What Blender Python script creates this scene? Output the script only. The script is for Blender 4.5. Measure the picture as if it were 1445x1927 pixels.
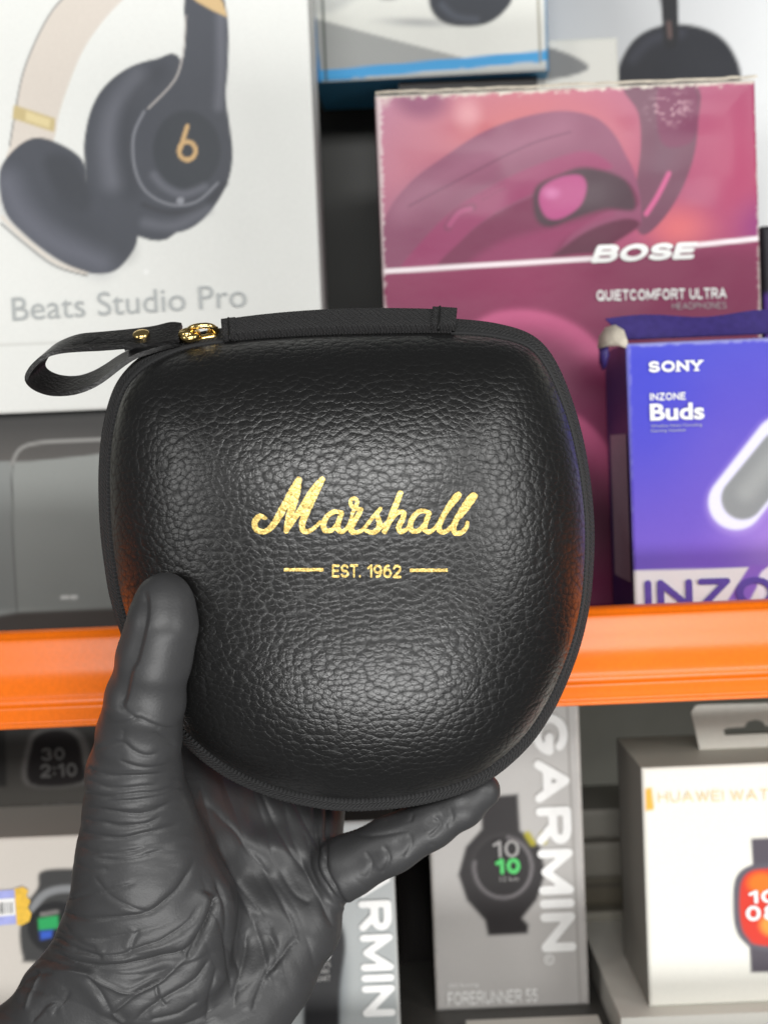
import bpy, bmesh, math, random
import numpy as np
from mathutils import Matrix, Vector
random.seed(7); np.random.seed(7)
scene = bpy.context.scene
for o in list(bpy.data.objects): bpy.data.objects.remove(o, do_unlink=True)
C = scene.collection

# ------------------------------------------------------------------ camera
F_PX, CX, CY = 2570.0, 722.5, 963.5            # focal length in photo pixels (photo 1445 x 1927)
ROLL, PITCH, CAMZ = math.radians(2.4), math.radians(2.6), 1.45
_R0 = np.array([1., 0, 0]); _F = np.array([0, math.cos(PITCH), -math.sin(PITCH)])
_U0 = np.array([0, math.sin(PITCH), math.cos(PITCH)])
_R = math.cos(ROLL)*_R0 - math.sin(ROLL)*_U0
_U = math.sin(ROLL)*_R0 + math.cos(ROLL)*_U0
CAM = np.array([0, 0, CAMZ])
cd = bpy.data.cameras.new('camera'); cam = bpy.data.objects.new('camera', cd); C.objects.link(cam)
cd.sensor_fit = 'VERTICAL'; cd.sensor_height = 36.0; cd.lens = 36.0*F_PX/1927.0
cd.clip_start = 0.01; cd.clip_end = 50
cam.matrix_world = Matrix(((_R[0], _U[0], -_F[0], 0), (_R[1], _U[1], -_F[1], 0), (_R[2], _U[2], -_F[2], CAMZ), (0, 0, 0, 1)))
cd.dof.use_dof = True; cd.dof.focus_distance = 0.477; cd.dof.aperture_fstop = 10.5
scene.camera = cam
scene.render.resolution_x = 767; scene.render.resolution_y = 1024

def P(px, py, Y):
    """photo pixel -> world point on the plane y = Y"""
    px = np.asarray(px, float); py = np.asarray(py, float)
    a = (px-CX)/F_PX; b = -(py-CY)/F_PX
    d = a[..., None]*_R + b[..., None]*_U + _F
    k = np.asarray(Y, float)/d[..., 1]
    return CAM + d*k[..., None]
def W2P(w):
    v = np.asarray(w, float) - CAM
    z = v @ _F
    return CX + F_PX*(v @ _R)/z, CY - F_PX*(v @ _U)/z

# ------------------------------------------------------------------ world and lamps
w = bpy.data.worlds.new('World'); scene.world = w; w.use_nodes = True
w.node_tree.nodes['Background'].inputs[0].default_value = (0.95, 0.98, 1.0, 1)
w.node_tree.nodes['Background'].inputs[1].default_value = 0.08
def lamp(name, loc, target, sx, sy, power, col=(1, 0.995, 0.975)):
    l = bpy.data.lights.new(name, 'AREA'); l.shape = 'RECTANGLE'; l.size = sx; l.size_y = sy
    l.energy = power; l.color = col
    o = bpy.data.objects.new(name, l); C.objects.link(o); o.location = loc
    o.rotation_euler = (Vector(target)-Vector(loc)).to_track_quat('-Z', 'Y').to_euler()
    return o
TGT = (0, 0.55, 1.40)
lamp('ceiling_panel_light', (0.15, -1.95, 2.30), TGT, 1.7, 0.38, 38)
lamp('low_bounce_light', (0.3, -1.25, 0.10), TGT, 1.6, 0.36, 27, (1, 0.995, 0.98))  # added low lamp, stands in for light reflected off floor or counter
lamp('side_shop_light', (1.75, -1.0, 1.75), TGT, 0.55, 1.2, 15)
lamp('side_shop_light', (-1.9, -0.9, 1.9), TGT, 0.5, 1.1, 8)
vs = scene.view_settings
vs.view_transform = 'Standard'; vs.look = 'None'; vs.exposure = 0.26; vs.gamma = 1.0; vs.use_curve_mapping = False

# ------------------------------------------------------------------ helpers
def lin(c):
    c = np.asarray(c, float)/255.0
    return np.where(c <= 0.04045, c/12.92, ((c+0.055)/1.055)**2.4)
def link(name, me, mat, parent=None, base=None):
    o = bpy.data.objects.new(name, me); C.objects.link(o)
    if mat is not None: me.materials.append(mat)
    if parent is not None: o.parent = parent
    elif base is not None: o.location = base
    return o
def mesh(name, V, Fc, mat, parent=None, base=(0, 0, 0), smooth=False, col=None, uv=None):
    """V in world space; base = world position of the thing's origin"""
    me = bpy.data.meshes.new(name)
    V = np.asarray(V, float) - np.asarray(base, float)
    me.from_pydata(V.tolist(), [], [tuple(int(i) for i in f) for f in Fc]); me.update()
    if smooth: me.polygons.foreach_set('use_smooth', [True]*len(me.polygons))
    if col is not None:
        a = me.color_attributes.new('Col', 'FLOAT_COLOR', 'POINT')
        c4 = np.ones((len(V), 4)); c4[:, :3] = col
        a.data.foreach_set('color', c4.ravel())
    if uv is not None:
        l = me.uv_layers.new(name='UVMap'); li = np.zeros(len(me.loops), int)
        me.loops.foreach_get('vertex_index', li)
        l.data.foreach_set('uv', np.asarray(uv)[li].ravel())
    return link(name, me, mat, parent, None if parent is not None else base)
def tag(o, label, cat, group=None):
    o['label'] = label; o['category'] = cat
    if group: o['group'] = group
    return o
def struct(o): o['kind'] = 'structure'; return o
def catmull(pts, n=8, closed=False):
    p = np.asarray(pts, float); N = len(p); out = []
    rng = range(N if closed else N-1)
    for i in rng:
        if closed: a, b, c, d = p[(i-1) % N], p[i], p[(i+1) % N], p[(i+2) % N]
        else: a, b, c, d = p[max(i-1, 0)], p[i], p[i+1], p[min(i+2, N-1)]
        for k in range(n):
            t = k/n
            out.append(0.5*((2*b)+(-a+c)*t+(2*a-5*b+4*c-d)*t*t+(-a+3*b-3*c+d)*t**3))
    if not closed: out.append(p[-1])
    return np.array(out)
def resample(p, n, closed=False):
    q = np.vstack([p, p[:1]]) if closed else p
    d = np.r_[0, np.cumsum(np.linalg.norm(np.diff(q, axis=0), axis=1))]
    t = np.linspace(0, d[-1], n+1)[:-1] if closed else np.linspace(0, d[-1], n)
    return np.stack([np.interp(t, d, q[:, k]) for k in range(q.shape[1])], 1)
def sstep(a, b, x):
    t = np.clip((x-a)/(b-a), 0, 1); return t*t*(3-2*t)
def vnoise(x, y, s=0):
    """smooth value noise, 2-D, about -1..1"""
    xi = np.floor(x).astype(np.int64); yi = np.floor(y).astype(np.int64); fx = x-xi; fy = y-yi
    fx = fx*fx*(3-2*fx); fy = fy*fy*(3-2*fy)
    def h(a, b):
        n = (a*374761393 + b*668265263 + s*974634777) & 0x7fffffff
        n = ((n ^ (n >> 13))*1274126177) & 0x7fffffff
        return ((n ^ (n >> 16)) & 0xffff)/32767.5 - 1
    return (h(xi, yi)*(1-fx)+h(xi+1, yi)*fx)*(1-fy)+(h(xi, yi+1)*(1-fx)+h(xi+1, yi+1)*fx)*fy
def seg_dist(q, a, b):
    ab = b-a; L = ab @ ab + 1e-12
    t = np.clip(((q-a) @ ab)/L, 0, 1)
    return np.linalg.norm(q-(a+t[:, None]*ab), axis=1), t
def line_dist(q, pl):
    """distance, signed side and parameter 0..1 along a polyline"""
    n = len(pl)-1; best = np.full(len(q), 1e9); side = np.zeros(len(q)); par = np.zeros(len(q))
    for i in range(n):
        d, t = seg_dist(q, pl[i], pl[i+1]); m = d < best
        ab = pl[i+1]-pl[i]
        cr = ab[0]*(q[:, 1]-pl[i][1])-ab[1]*(q[:, 0]-pl[i][0])
        best = np.where(m, d, best); side = np.where(m, np.sign(cr), side); par = np.where(m, (i+t)/n, par)
    return best, side, par
def poly_sd(q, poly):
    """signed distance to polygon (negative inside)"""
    n = len(poly); d = np.full(len(q), 1e9); ins = np.zeros(len(q), bool)
    for i in range(n):
        a, b = poly[i], poly[(i+1) % n]
        d = np.minimum(d, seg_dist(q, a, b)[0])
        c = (a[1] > q[:, 1]) != (b[1] > q[:, 1])
        if a[1] != b[1]:
            ins ^= c & (q[:, 0] < (b[0]-a[0])*(q[:, 1]-a[1])/(b[1]-a[1])+a[0])
    return np.where(ins, -d, d)

def sheet_from_sdf(sd, x0, x1, y0, y1, st):
    """filled marching squares of sd<0 over a pixel rectangle -> 2-D verts, faces"""
    xs = np.arange(x0, x1+st, st); ys = np.arange(y0, y1+st, st); gx, gy = np.meshgrid(xs, ys)
    f = sd(np.stack([gx.ravel(), gy.ravel()], 1)).reshape(gx.shape); V = []; ind = {}; Fc = []
    def gv(key, p):
        if key not in ind: ind[key] = len(V); V.append(p)
        return ind[key]
    ny, nx = f.shape
    cellneg = np.minimum.reduce([f[:-1, :-1], f[1:, :-1], f[:-1, 1:], f[1:, 1:]]) < 0
    for j, i in zip(*np.nonzero(cellneg)):
        cs = [(j, i), (j, i+1), (j+1, i+1), (j+1, i)]; poly = []
        for k in range(4):
            a, b = cs[k], cs[(k+1) % 4]; fa, fb_ = f[a], f[b]
            if fa < 0: poly.append(gv(a, (gx[a], gy[a])))
            if (fa < 0) != (fb_ < 0):
                t = fa/(fa-fb_); key = (a, b) if a < b else (b, a)
                poly.append(gv(key, (gx[a]+(gx[b]-gx[a])*t, gy[a]+(gy[b]-gy[a])*t)))
        if len(poly) >= 3: Fc.append(tuple(poly))
    return np.array(V), Fc

# ---- picture painter for printed cartons: colours evaluated at the mesh vertices of the printed face
class Paint:
    def __init__(s, q, base): s.q = q; s.c = np.tile(lin(base), (len(q), 1)).astype(float)
    def mix(s, a, col):
        s.c = s.c*(1-a[:, None]) + (lin(col) if np.ndim(col) == 1 else col)*a[:, None]; return s
    def poly(s, pts, col, soft=1.5, al=1.0, smooth=True):
        p = catmull(pts, 5, True) if smooth else np.asarray(pts, float)
        m = (s.q[:, 0] > p[:, 0].min()-soft*2) & (s.q[:, 0] < p[:, 0].max()+soft*2) & (s.q[:, 1] > p[:, 1].min()-soft*2) & (s.q[:, 1] < p[:, 1].max()+soft*2)
        a = np.zeros(len(s.q))
        if m.any(): a[m] = al*(1-sstep(-soft, soft, poly_sd(s.q[m], p)))
        return s.mix(a, col)
    def line(s, pts, col, wd, soft=1.5, al=1.0, smooth=True):
        p = catmull(pts, 4) if smooth and len(pts) > 2 else np.asarray(pts, float)
        d, _, _ = line_dist(s.q, p)
        return s.mix(al*(1-sstep(wd/2-soft, wd/2+soft, d)), col)
    def blob(s, cx, cy, rx, ry, col, al=1.0, rot=0, hard=0.0):
        c, n = math.cos(rot), math.sin(rot); x = s.q[:, 0]-cx; y = s.q[:, 1]-cy
        d = np.hypot((x*c+y*n)/rx, (-x*n+y*c)/ry)
        return s.mix(al*(1-sstep(hard, 1, d)), col)
    def grad(s, x0, y0, x1, y1, c0, c1, al=1.0):
        v = np.array([x1-x0, y1-y0], float)
        t = np.clip(((s.q-[x0, y0]) @ v)/(v @ v), 0, 1)[:, None]
        return s.mix(np.full(len(s.q), al), lin(c0)*(1-t)+lin(c1)*t)

# ------------------------------------------------------------------ materials
def nodes(name):
    m = bpy.data.materials.new(name); m.use_nodes = True
    nt = m.node_tree; return m, nt, nt.nodes['Principled BSDF']
def N(nt, t, **kw):
    n = nt.nodes.new(t)
    for k, v in kw.items():
        if k in n.inputs: n.inputs[k].default_value = v
        else: setattr(n, k, v)
    return n
def print_mat(name, rough=0.35, coat=0.0, spec=0.5):
    m, nt, b = nodes(name)
    a = N(nt, 'ShaderNodeVertexColor', layer_name='Col')
    tc = N(nt, 'ShaderNodeTexCoord'); no = N(nt, 'ShaderNodeTexNoise', Scale=900.0, Detail=3.0)
    nt.links.new(tc.outputs['Object'], no.inputs['Vector'])
    hsv = N(nt, 'ShaderNodeHueSaturation'); mr = N(nt, 'ShaderNodeMapRange')
    mr.inputs['To Min'].default_value = 0.95; mr.inputs['To Max'].default_value = 1.05
    nt.links.new(no.outputs['Fac'], mr.inputs['Value']); nt.links.new(mr.outputs['Result'], hsv.inputs['Value'])
    nt.links.new(a.outputs['Color'], hsv.inputs['Color']); nt.links.new(hsv.outputs['Color'], b.inputs['Base Color'])
    n2 = N(nt, 'ShaderNodeTexNoise', Scale=30.0, Detail=4.0); nt.links.new(tc.outputs['Object'], n2.inputs['Vector'])
    bp = N(nt, 'ShaderNodeBump', Strength=0.25, Distance=0.002); nt.links.new(n2.outputs['Fac'], bp.inputs['Height'])
    nt.links.new(bp.outputs['Normal'], b.inputs['Normal'])
    b.inputs['Roughness'].default_value = rough; b.inputs['Coat Weight'].default_value = coat
    b.inputs['Coat Roughness'].default_value = 0.12; b.inputs['Specular IOR Level'].default_value = spec
    return m
def flat_mat(name, rgb, rough=0.5, metal=0.0, noise=0.06, bump=0.0, scale=300.0):
    m, nt, b = nodes(name); c = lin(rgb)
    tc = N(nt, 'ShaderNodeTexCoord'); no = N(nt, 'ShaderNodeTexNoise', Scale=scale, Detail=4.0)
    nt.links.new(tc.outputs['Object'], no.inputs['Vector'])
    r = N(nt, 'ShaderNodeValToRGB')
    r.color_ramp.elements[0].color = (*(c*(1-noise)), 1); r.color_ramp.elements[1].color = (*np.clip(c*(1+noise), 0, 1), 1)
    r.color_ramp.elements[0].position = 0.35; r.color_ramp.elements[1].position = 0.65
    nt.links.new(no.outputs['Fac'], r.inputs['Fac']); nt.links.new(r.outputs['Color'], b.inputs['Base Color'])
    b.inputs['Roughness'].default_value = rough; b.inputs['Metallic'].default_value = metal
    if bump:
        bp = N(nt, 'ShaderNodeBump', Strength=bump, Distance=0.0006)
        nt.links.new(no.outputs['Fac'], bp.inputs['Height']); nt.links.new(bp.outputs['Normal'], b.inputs['Normal'])
    return m
M = {}
M['card'] = print_mat('printed_card', 0.5, 0.0, 0.3)
M['gloss'] = print_mat('glossy_printed_card', 0.42, 0.06, 0.3)
M['ink_white'] = flat_mat('white_ink', (238, 238, 236), 0.4, noise=0.02)
M['ink_silver'] = flat_mat('silver_ink', (170, 174, 174), 0.4, noise=0.03)
M['ink_gold'] = flat_mat('gold_ink', (228, 206, 154), 0.4, noise=0.05)
M['ink_purple'] = flat_mat('purple_ink', (88, 62, 160), 0.4)
M['ink_green'] = flat_mat('green_ink', (58, 190, 88), 0.4)
M['ink_grey'] = flat_mat('grey_ink', (150, 148, 146), 0.4)
M['ink_dim'] = flat_mat('dim_grey_ink', (104, 103, 102), 0.4)
M['ink_black'] = flat_mat('black_ink', (22, 22, 23), 0.35)
M['orange'] = flat_mat('orange_powder_coat', (250, 118, 2), 0.33, noise=0.04, bump=0.06, scale=500)
M['steel'] = flat_mat('grey_shelf_board', (118, 116, 110), 0.5, noise=0.08)
M['dark_board'] = flat_mat('dark_shelf_board', (70, 69, 66), 0.5, noise=0.08)
M['back'] = flat_mat('grey_back_panel', (168, 168, 158), 0.6, noise=0.05, scale=40)
M['kraft'] = flat_mat('torn_cardboard', (205, 196, 180), 0.8, noise=0.15, bump=0.3)
M['whitecard'] = flat_mat('white_card', (232, 231, 222), 0.5, noise=0.02)

# ================================================================== THE SHELVING (setting)
YB = 0.600                                        # front of the orange beam
zt = P(722.5, 1160, YB)[2]; zb = P(722.5, 1341, YB)[2]; hb = zt-zb
fr = catmull([(0.006, 0.0), (0.0025, -0.0008), (0.0006, -0.0030), (-0.0004, -0.10*hb), (-0.0020, -0.24*hb), (-0.0034, -0.36*hb), (-0.0043, -0.46*hb), (-0.0046, -0.58*hb), (-0.0045, -0.66*hb), (-0.0041, -0.70*hb), (-0.0046, -0.745*hb), (-0.0056, -0.78*hb),
              (-0.0058, -0.84*hb), (-0.0058, -0.92*hb), (-0.0064, -0.95*hb), (-0.0058, -0.985*hb), (-0.0025, -hb)], 5)
prof = [(0.030, -0.010)]+[tuple(v) for v in fr]+[(0.032, -hb), (0.032, -0.012)]
def extrude_x(name, prof, x0, x1, y0, z0, mat, n=40, wob=0.0):
    xs = np.linspace(x0, x1, n); V = []; Fc = []; k = len(prof)
    for x in xs: V += [(x, y0+a, z0+b) for a, b in prof]
    for i in range(n-1):
        for j in range(k): Fc.append((i*k+j, i*k+(j+1) % k, (i+1)*k+(j+1) % k, (i+1)*k+j))
    Fc += [tuple(range(k))[::-1], tuple((n-1)*k+j for j in range(k))]
    return mesh(name, V, Fc, mat)
beam = struct(extrude_x('shelf_beam', prof, -0.75, 0.75, YB, zt, M['orange']))
beam.data.polygons.foreach_set('use_smooth', [True]*len(beam.data.polygons))
mdf = beam.modifiers.new('edge', 'EDGE_SPLIT'); mdf.split_angle = math.radians(50)
ZS = zt-0.012                                     # top of the upper shelf board
def slab(name, x0, x1, y0, y1, z0, z1, mat):
    V = [(x, y, z) for x in (x0, x1) for y in (y0, y1) for z in (z0, z1)]
    return mesh(name, V, [(0, 1, 3, 2), (4, 6, 7, 5), (0, 4, 5, 1), (2, 3, 7, 6), (0, 2, 6, 4), (1, 5, 7, 3)], mat)
struct(slab('upper_shelf_board', -0.75, 0.75, YB+0.034, 0.953, ZS-0.022, ZS, M['steel']))
ZL = P(960, 1897, 0.72)[2]                        # top of the lower shelf board
struct(slab('lower_shelf_board', -0.75, 0.75, YB+0.01, 0.953, ZL-0.022, ZL, M['dark_board']))
struct(slab('back_panel', -0.75, 0.75, 0.955, 0.97, ZL-0.1, ZS+0.5, M['back']))

# ================================================================== CARTONS
def carton(name, pxl, pxr, pyt, Y, depth, zbase, paint, side, mat, label, cat='box', ztop=None, res=0.0009, warp=0.0005, yaw=0.0, bev=0.0012, top=None, seed=1, pybase=None, group=None):
    """front face traced in photo pixels on the plane y=Y; stands on zbase; paint(q)->Paint gives the printed front"""
    pym = 1100 if pybase is None else pybase
    xl = P(pxl[0], pxl[1], Y)[0]; xr = P(pxr[0], pxr[1], Y)[0]
    z1 = P(pyt[0], pyt[1], Y)[2] if ztop is None else ztop
    z0 = zbase; W = xr-xl; H = z1-z0
    nx = max(6, int(W/res)); nz = max(6, int(H/res))
    gx, gz = np.meshgrid(np.linspace(0, W, nx+1), np.linspace(0, H, nz+1)); gx = gx.ravel(); gz = gz.ravel()
    e = np.minimum(np.minimum(gx, W-gx), np.minimum(gz, H-gz))
    yy = np.where(e < bev, bev-np.sqrt(np.maximum(0, bev**2-(bev-e)**2)), 0)
    f = sstep(0, 0.02, e)
    yy = yy + warp*f*(vnoise(gx*22, gz*22, seed)+0.5*vnoise(gx*55, gz*55, seed+3)) - warp*0.8*np.sin(np.pi*gx/W)*np.sin(np.pi*gz/H)
    V = np.stack([xl+gx, Y+yy, z0+gz], 1)
    qx, qy = W2P(np.stack([xl+gx, np.full_like(gx, Y), z0+gz], 1))
    col = paint(np.stack([qx, qy], 1)).c if callable(paint) else np.tile(lin(paint), (len(gx), 1))
    idx = np.arange((nx+1)*(nz+1)).reshape(nz+1, nx+1)
    Fc = np.stack([idx[:-1, :-1], idx[:-1, 1:], idx[1:, 1:], idx[1:, :-1]], -1).reshape(-1, 4).tolist()
    n0 = len(V); yf = Y+bev; yr = Y+depth
    sv = []; sf = []; sc = []
    def face(pts, c):
        k = n0+len(sv); sv.extend(pts); sf.append((k, k+1, k+2, k+3)); sc.extend([lin(c)]*4)
    tp = side if top is None else top
    face([(xl, yr, z0), (xl, yf, z0), (xl, yf, z1), (xl, yr, z1)], side)
    face([(xr, yf, z0), (xr, yr, z0), (xr, yr, z1), (xr, yf, z1)], side)
    face([(xl, yf, z1), (xr, yf, z1), (xr, yr, z1), (xl, yr, z1)], tp)
    face([(xl, yr, z0), (xr, yr, z0), (xr, yf, z0), (xl, yf, z0)], tp)
    face([(xr, yr, z0), (xl, yr, z0), (xl, yr, z1), (xr, yr, z1)], side)
    V = np.vstack([V, np.array(sv)]); col = np.vstack([col, np.array(sc)])
    base = (xl+W/2, Y+depth/2, z0)
    o = mesh(name, V, Fc+sf, mat, base=base, col=col)
    sm = np.zeros(len(o.data.polygons), bool); sm[:len(Fc)] = True
    o.data.polygons.foreach_set('use_smooth', sm)
    if yaw: o.rotation_euler.z = yaw
    tag(o, label, cat, group); o['_b'] = base; return o
_txt = {}
def text_geo(s, bold=0.0, shear=0.0, space=1.0):
    cu = bpy.data.curves.new('t', 'FONT'); cu.body = s; cu.offset = bold; cu.shear = shear; cu.resolution_u = 6
    cu.space_character = space
    ob = bpy.data.objects.new('t', cu); C.objects.link(ob); bpy.context.view_layer.update()
    me = bpy.data.meshes.new_from_object(ob.evaluated_get(bpy.context.evaluated_depsgraph_get()))
    V = np.array([v.co[:] for v in me.vertices]); Fc = [tuple(p.vertices) for p in me.polygons]
    bpy.data.objects.remove(ob); bpy.data.curves.remove(cu); bpy.data.meshes.remove(me)
    mn = V[:, :2].min(0); mx = V[:, :2].max(0)
    return (V[:, :2]-mn)/(mx-mn), Fc
def _arc(cx, cy, rx, ry, a0, a1, n=14):
    a = np.radians(np.linspace(a0, a1, n)); return list(zip(cx+rx*np.cos(a), cy+ry*np.sin(a)))
GLY = {
 'A': (.92, [[(0, 0), (.5, 1), (1, 0)], [(.2, .32), (.8, .32)]]), 'B': (.8, [[(.62, .53), (0, .53), (0, 1), (.62, 1)]+_arc(.62, .765, .3, .235, 90, -90), [(0, .53), (0, 0), (.66, 0)]+_arc(.66, .265, .34, .265, -90, 90)+[(.62, .53)]]),
 'C': (.84, [_arc(.5, .5, .5, .5, 45, 315, 24)]), 'D': (.84, [[(0, 0), (0, 1), (.5, 1)]+_arc(.5, .5, .5, .5, 90, -90)+[(0, 0)]]), 'E': (.66, [[(1, 1), (0, 1), (0, 0), (1, 0)], [(0, .52), (.88, .52)]]),
 'F': (.62, [[(1, 1), (0, 1), (0, 0)], [(0, .5), (.85, .5)]]), 'G': (.88, [_arc(.5, .5, .5, .5, 42, 345, 26)+[(1, .45), (.58, .45)]]), 'H': (.8, [[(0, 0), (0, 1)], [(1, 0), (1, 1)], [(0, .52), (1, .52)]]),
 'I': (.0, [[(0, 0), (0, 1)]]), 'K': (.8, [[(0, 0), (0, 1)], [(1, 1), (0, .42)], [(.32, .6), (1, 0)]]), 'L': (.6, [[(0, 1), (0, 0), (1, 0)]]), 'M': (1.0, [[(0, 0), (0, 1), (.5, .12), (1, 1), (1, 0)]]),
 'N': (.82, [[(0, 0), (0, 1), (1, 0), (1, 1)]]), 'O': (.92, [_arc(.5, .5, .5, .5, 0, 360, 30)]), 'P': (.72, [[(0, 0), (0, 1), (.6, 1)]+_arc(.6, .735, .4, .265, 90, -90)+[(0, .47)]]),
 'Q': (.92, [_arc(.5, .5, .5, .5, 0, 360, 30), [(.66, .28), (1.0, -.04)]]), 'R': (.78, [[(0, 0), (0, 1), (.6, 1)]+_arc(.6, .735, .4, .265, 90, -90)+[(0, .47)], [(.5, .47), (1, 0)]]),
 'S': (.74, [_arc(.5, .745, .46, .255, 25, 270, 16)+_arc(.5, .25, .5, .25, 90, -155, 16)]), 'T': (.74, [[(0, 1), (1, 1)], [(.5, 1), (.5, 0)]]), 'U': (.8, [[(0, 1), (0, .4)]+_arc(.5, .4, .5, .4, 180, 360)+[(1, 1)]]),
 'W': (1.15, [[(0, 1), (.25, 0), (.5, .9), (.75, 0), (1, 1)]]), 'Y': (.8, [[(0, 1), (.5, .48), (1, 1)], [(.5, .48), (.5, 0)]]), 'Z': (.74, [[(0, 1), (1, 1), (0, 0), (1, 0)]]),
 '0': (.62, [_arc(.5, .5, .5, .5, 0, 360, 28)]), '1': (.30, [[(0, .78), (1, 1), (1, 0)]]), '2': (.62, [_arc(.5, .72, .48, .28, 170, -30, 14)+[(0, 0), (1, 0)]]), '3': (.6, [_arc(.46, .76, .48, .24, 160, -80, 12)+_arc(.46, .26, .54, .27, 80, -165, 14)]),
 '4': (.66, [[(.75, 0), (.75, 1), (0, .28), (1, .28)]]), '5': (.6, [[(.95, 1), (.12, 1), (.06, .5)]+_arc(.46, .31, .52, .31, 125, -150, 14)]), '6': (.64, [_arc(.5, .32, .5, .32, 0, 360, 24), _arc(.56, .5, .56, .5, 78, 180, 14)+[(0, .32)]]),
 '8': (.62, [_arc(.5, .75, .43, .25, 0, 360, 22), _arc(.5, .25, .5, .26, 0, 360, 22)]), '9': (.64, [_arc(.5, .68, .5, .32, 0, 360, 24), _arc(.44, .5, .56, .5, -102, 0, 14)+[(1, .68)]]), '.': (.0, [[(0, 0), (0, .02)]]), ':': (.0, [[(0, .2), (0, .22)], [(0, .7), (0, .72)]]),
 ',': (.0, [[(0, 0), (0, .02)]]), ' ': (.3, [])}
_sg = {}
def stroke_geo(s, wt=0.17, gap=0.16, serif=0.0, step=None):
    """flat letters drawn with an even stroke; returns verts in 0..1 and faces"""
    key = (s, wt, gap, serif)
    if key in _sg: return _sg[key]
    x = 0.0; lines = []
    for ch in s:
        gw, ls = GLY[ch]
        for l in ls:
            p = np.array(l, float); p = np.c_[x+wt/2+p[:, 0]*gw, wt/2+p[:, 1]*(1-wt)]; lines.append((p, wt))
            if serif and ch in 'NYI':
                for e in (p[0], p[-1]):
                    if e[1] < 0.2 or e[1] > 0.8: lines.append((np.array([(e[0]-serif, e[1]+math.copysign(wt*.18, .5-e[1])*-1), (e[0]+serif, e[1]+math.copysign(wt*.18, .5-e[1])*-1)]), wt*.5))
        x += gw+wt+(gap if ch != ' ' else 0)
    W = x-gap
    def sd(q):
        out = np.full(len(q), 1e9)
        for p, w_ in lines:
            m = (q[:, 0] > p[:, 0].min()-.3) & (q[:, 0] < p[:, 0].max()+.3)
            if m.any():
                d = np.full(m.sum(), 1e9)
                for i in range(len(p)-1): d = np.minimum(d, seg_dist(q[m], p[i], p[i+1])[0])
                out[m] = np.minimum(out[m], d-w_/2)
        return out
    st = step or 0.045
    V, Fc = sheet_from_sdf(sd, -.06, W+.06, -.06, 1.06, st)
    V = (V-V.min(0))/(V.max(0)-V.min(0)); _sg[key] = (V, Fc); return V, Fc
def quad_map(uv, q):
    tl, tr, br, bl = [np.asarray(a, float) for a in q]
    u = uv[:, :1]; v = uv[:, 1:]
    return (bl*(1-u)+br*u)*(1-v)+(tl*(1-u)+tr*u)*v
def box_q(x0, y0, x1, y1, slope=-0.0415):
    d = slope*(x1-x0); lx = -slope*(y1-y0)
    return [(x0, y0), (x1, y0+d), (x1+lx, y1+d), (x0+lx, y1)]
def lettering(parent, s, q, Y, mat, bold=0.0, shear=0.0, space=1.0, off=0.0012, name='lettering', wt=None, gap=0.16, serif=0.0, step=None):
    uv, Fc = text_geo(s, bold, shear, space) if wt is None else stroke_geo(s, wt, gap, serif, step); p = quad_map(uv, q)
    return mesh(name, P(p[:, 0], p[:, 1], Y-off), Fc, mat, parent, base=parent['_b'])
def vertical_q(x0, y0, x1, y1):
    """lettering turned 90 degrees clockwise: reads from top to bottom"""
    lx = 0.0415*(y1-y0); d = -0.0415*(x1-x0)
    return [(x1, y0+d), (x1+lx, y1+d), (x0+lx, y1), (x0, y0)]

# ---- white headphone carton on top of the grey speaker carton
YBT = 0.69
def p_speaker(q):
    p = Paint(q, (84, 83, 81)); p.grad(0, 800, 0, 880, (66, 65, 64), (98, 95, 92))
    p.poly([(20, 1150), (18, 905), (24, 872), (60, 868), (600, 845), (600, 1140), (300, 1148)], (146, 149, 146), 2)
    p.poly([(-260, 1160), (-260, 880), (0, 868), (18, 872), (22, 905), (34, 1150), (20, 1163), (-100, 1168)], (138, 141, 139), 2)
    p.line([(25, 870), (24, 905), (26, 1000), (34, 1150)], (96, 97, 96), 3)
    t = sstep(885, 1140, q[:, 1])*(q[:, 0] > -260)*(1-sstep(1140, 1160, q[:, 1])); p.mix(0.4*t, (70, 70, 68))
    p.line([(24, 872), (38, 846), (70, 834), (140, 829), (330, 822)], (142, 141, 138), 7, 2)
    x, y = q[:, 0], q[:, 1]
    mesh_ = np.maximum(np.cos((x+y)*1.05), np.cos((x-y)*1.05))*sstep(24, 34, x)*sstep(876, 890, y)*(1-sstep(905, 935, y))
    p.mix(np.clip(mesh_, 0, 1)*0.3, (150, 153, 150))
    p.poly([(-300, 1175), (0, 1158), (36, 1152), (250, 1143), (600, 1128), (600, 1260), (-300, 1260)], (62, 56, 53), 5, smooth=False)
    p.line([(118, 1124), (128, 1124)], (190, 190, 188), 8, 2); p.line([(136, 1124), (143, 1124)], (190, 190, 188), 8, 2)
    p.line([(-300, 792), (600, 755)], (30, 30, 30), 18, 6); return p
ztsp = P(300, 768, YBT)[2]
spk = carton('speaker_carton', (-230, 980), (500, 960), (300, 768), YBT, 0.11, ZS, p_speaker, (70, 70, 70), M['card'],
             'dark grey carton printed with a grey portable speaker, under the white headphone carton', res=0.0010)
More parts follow.
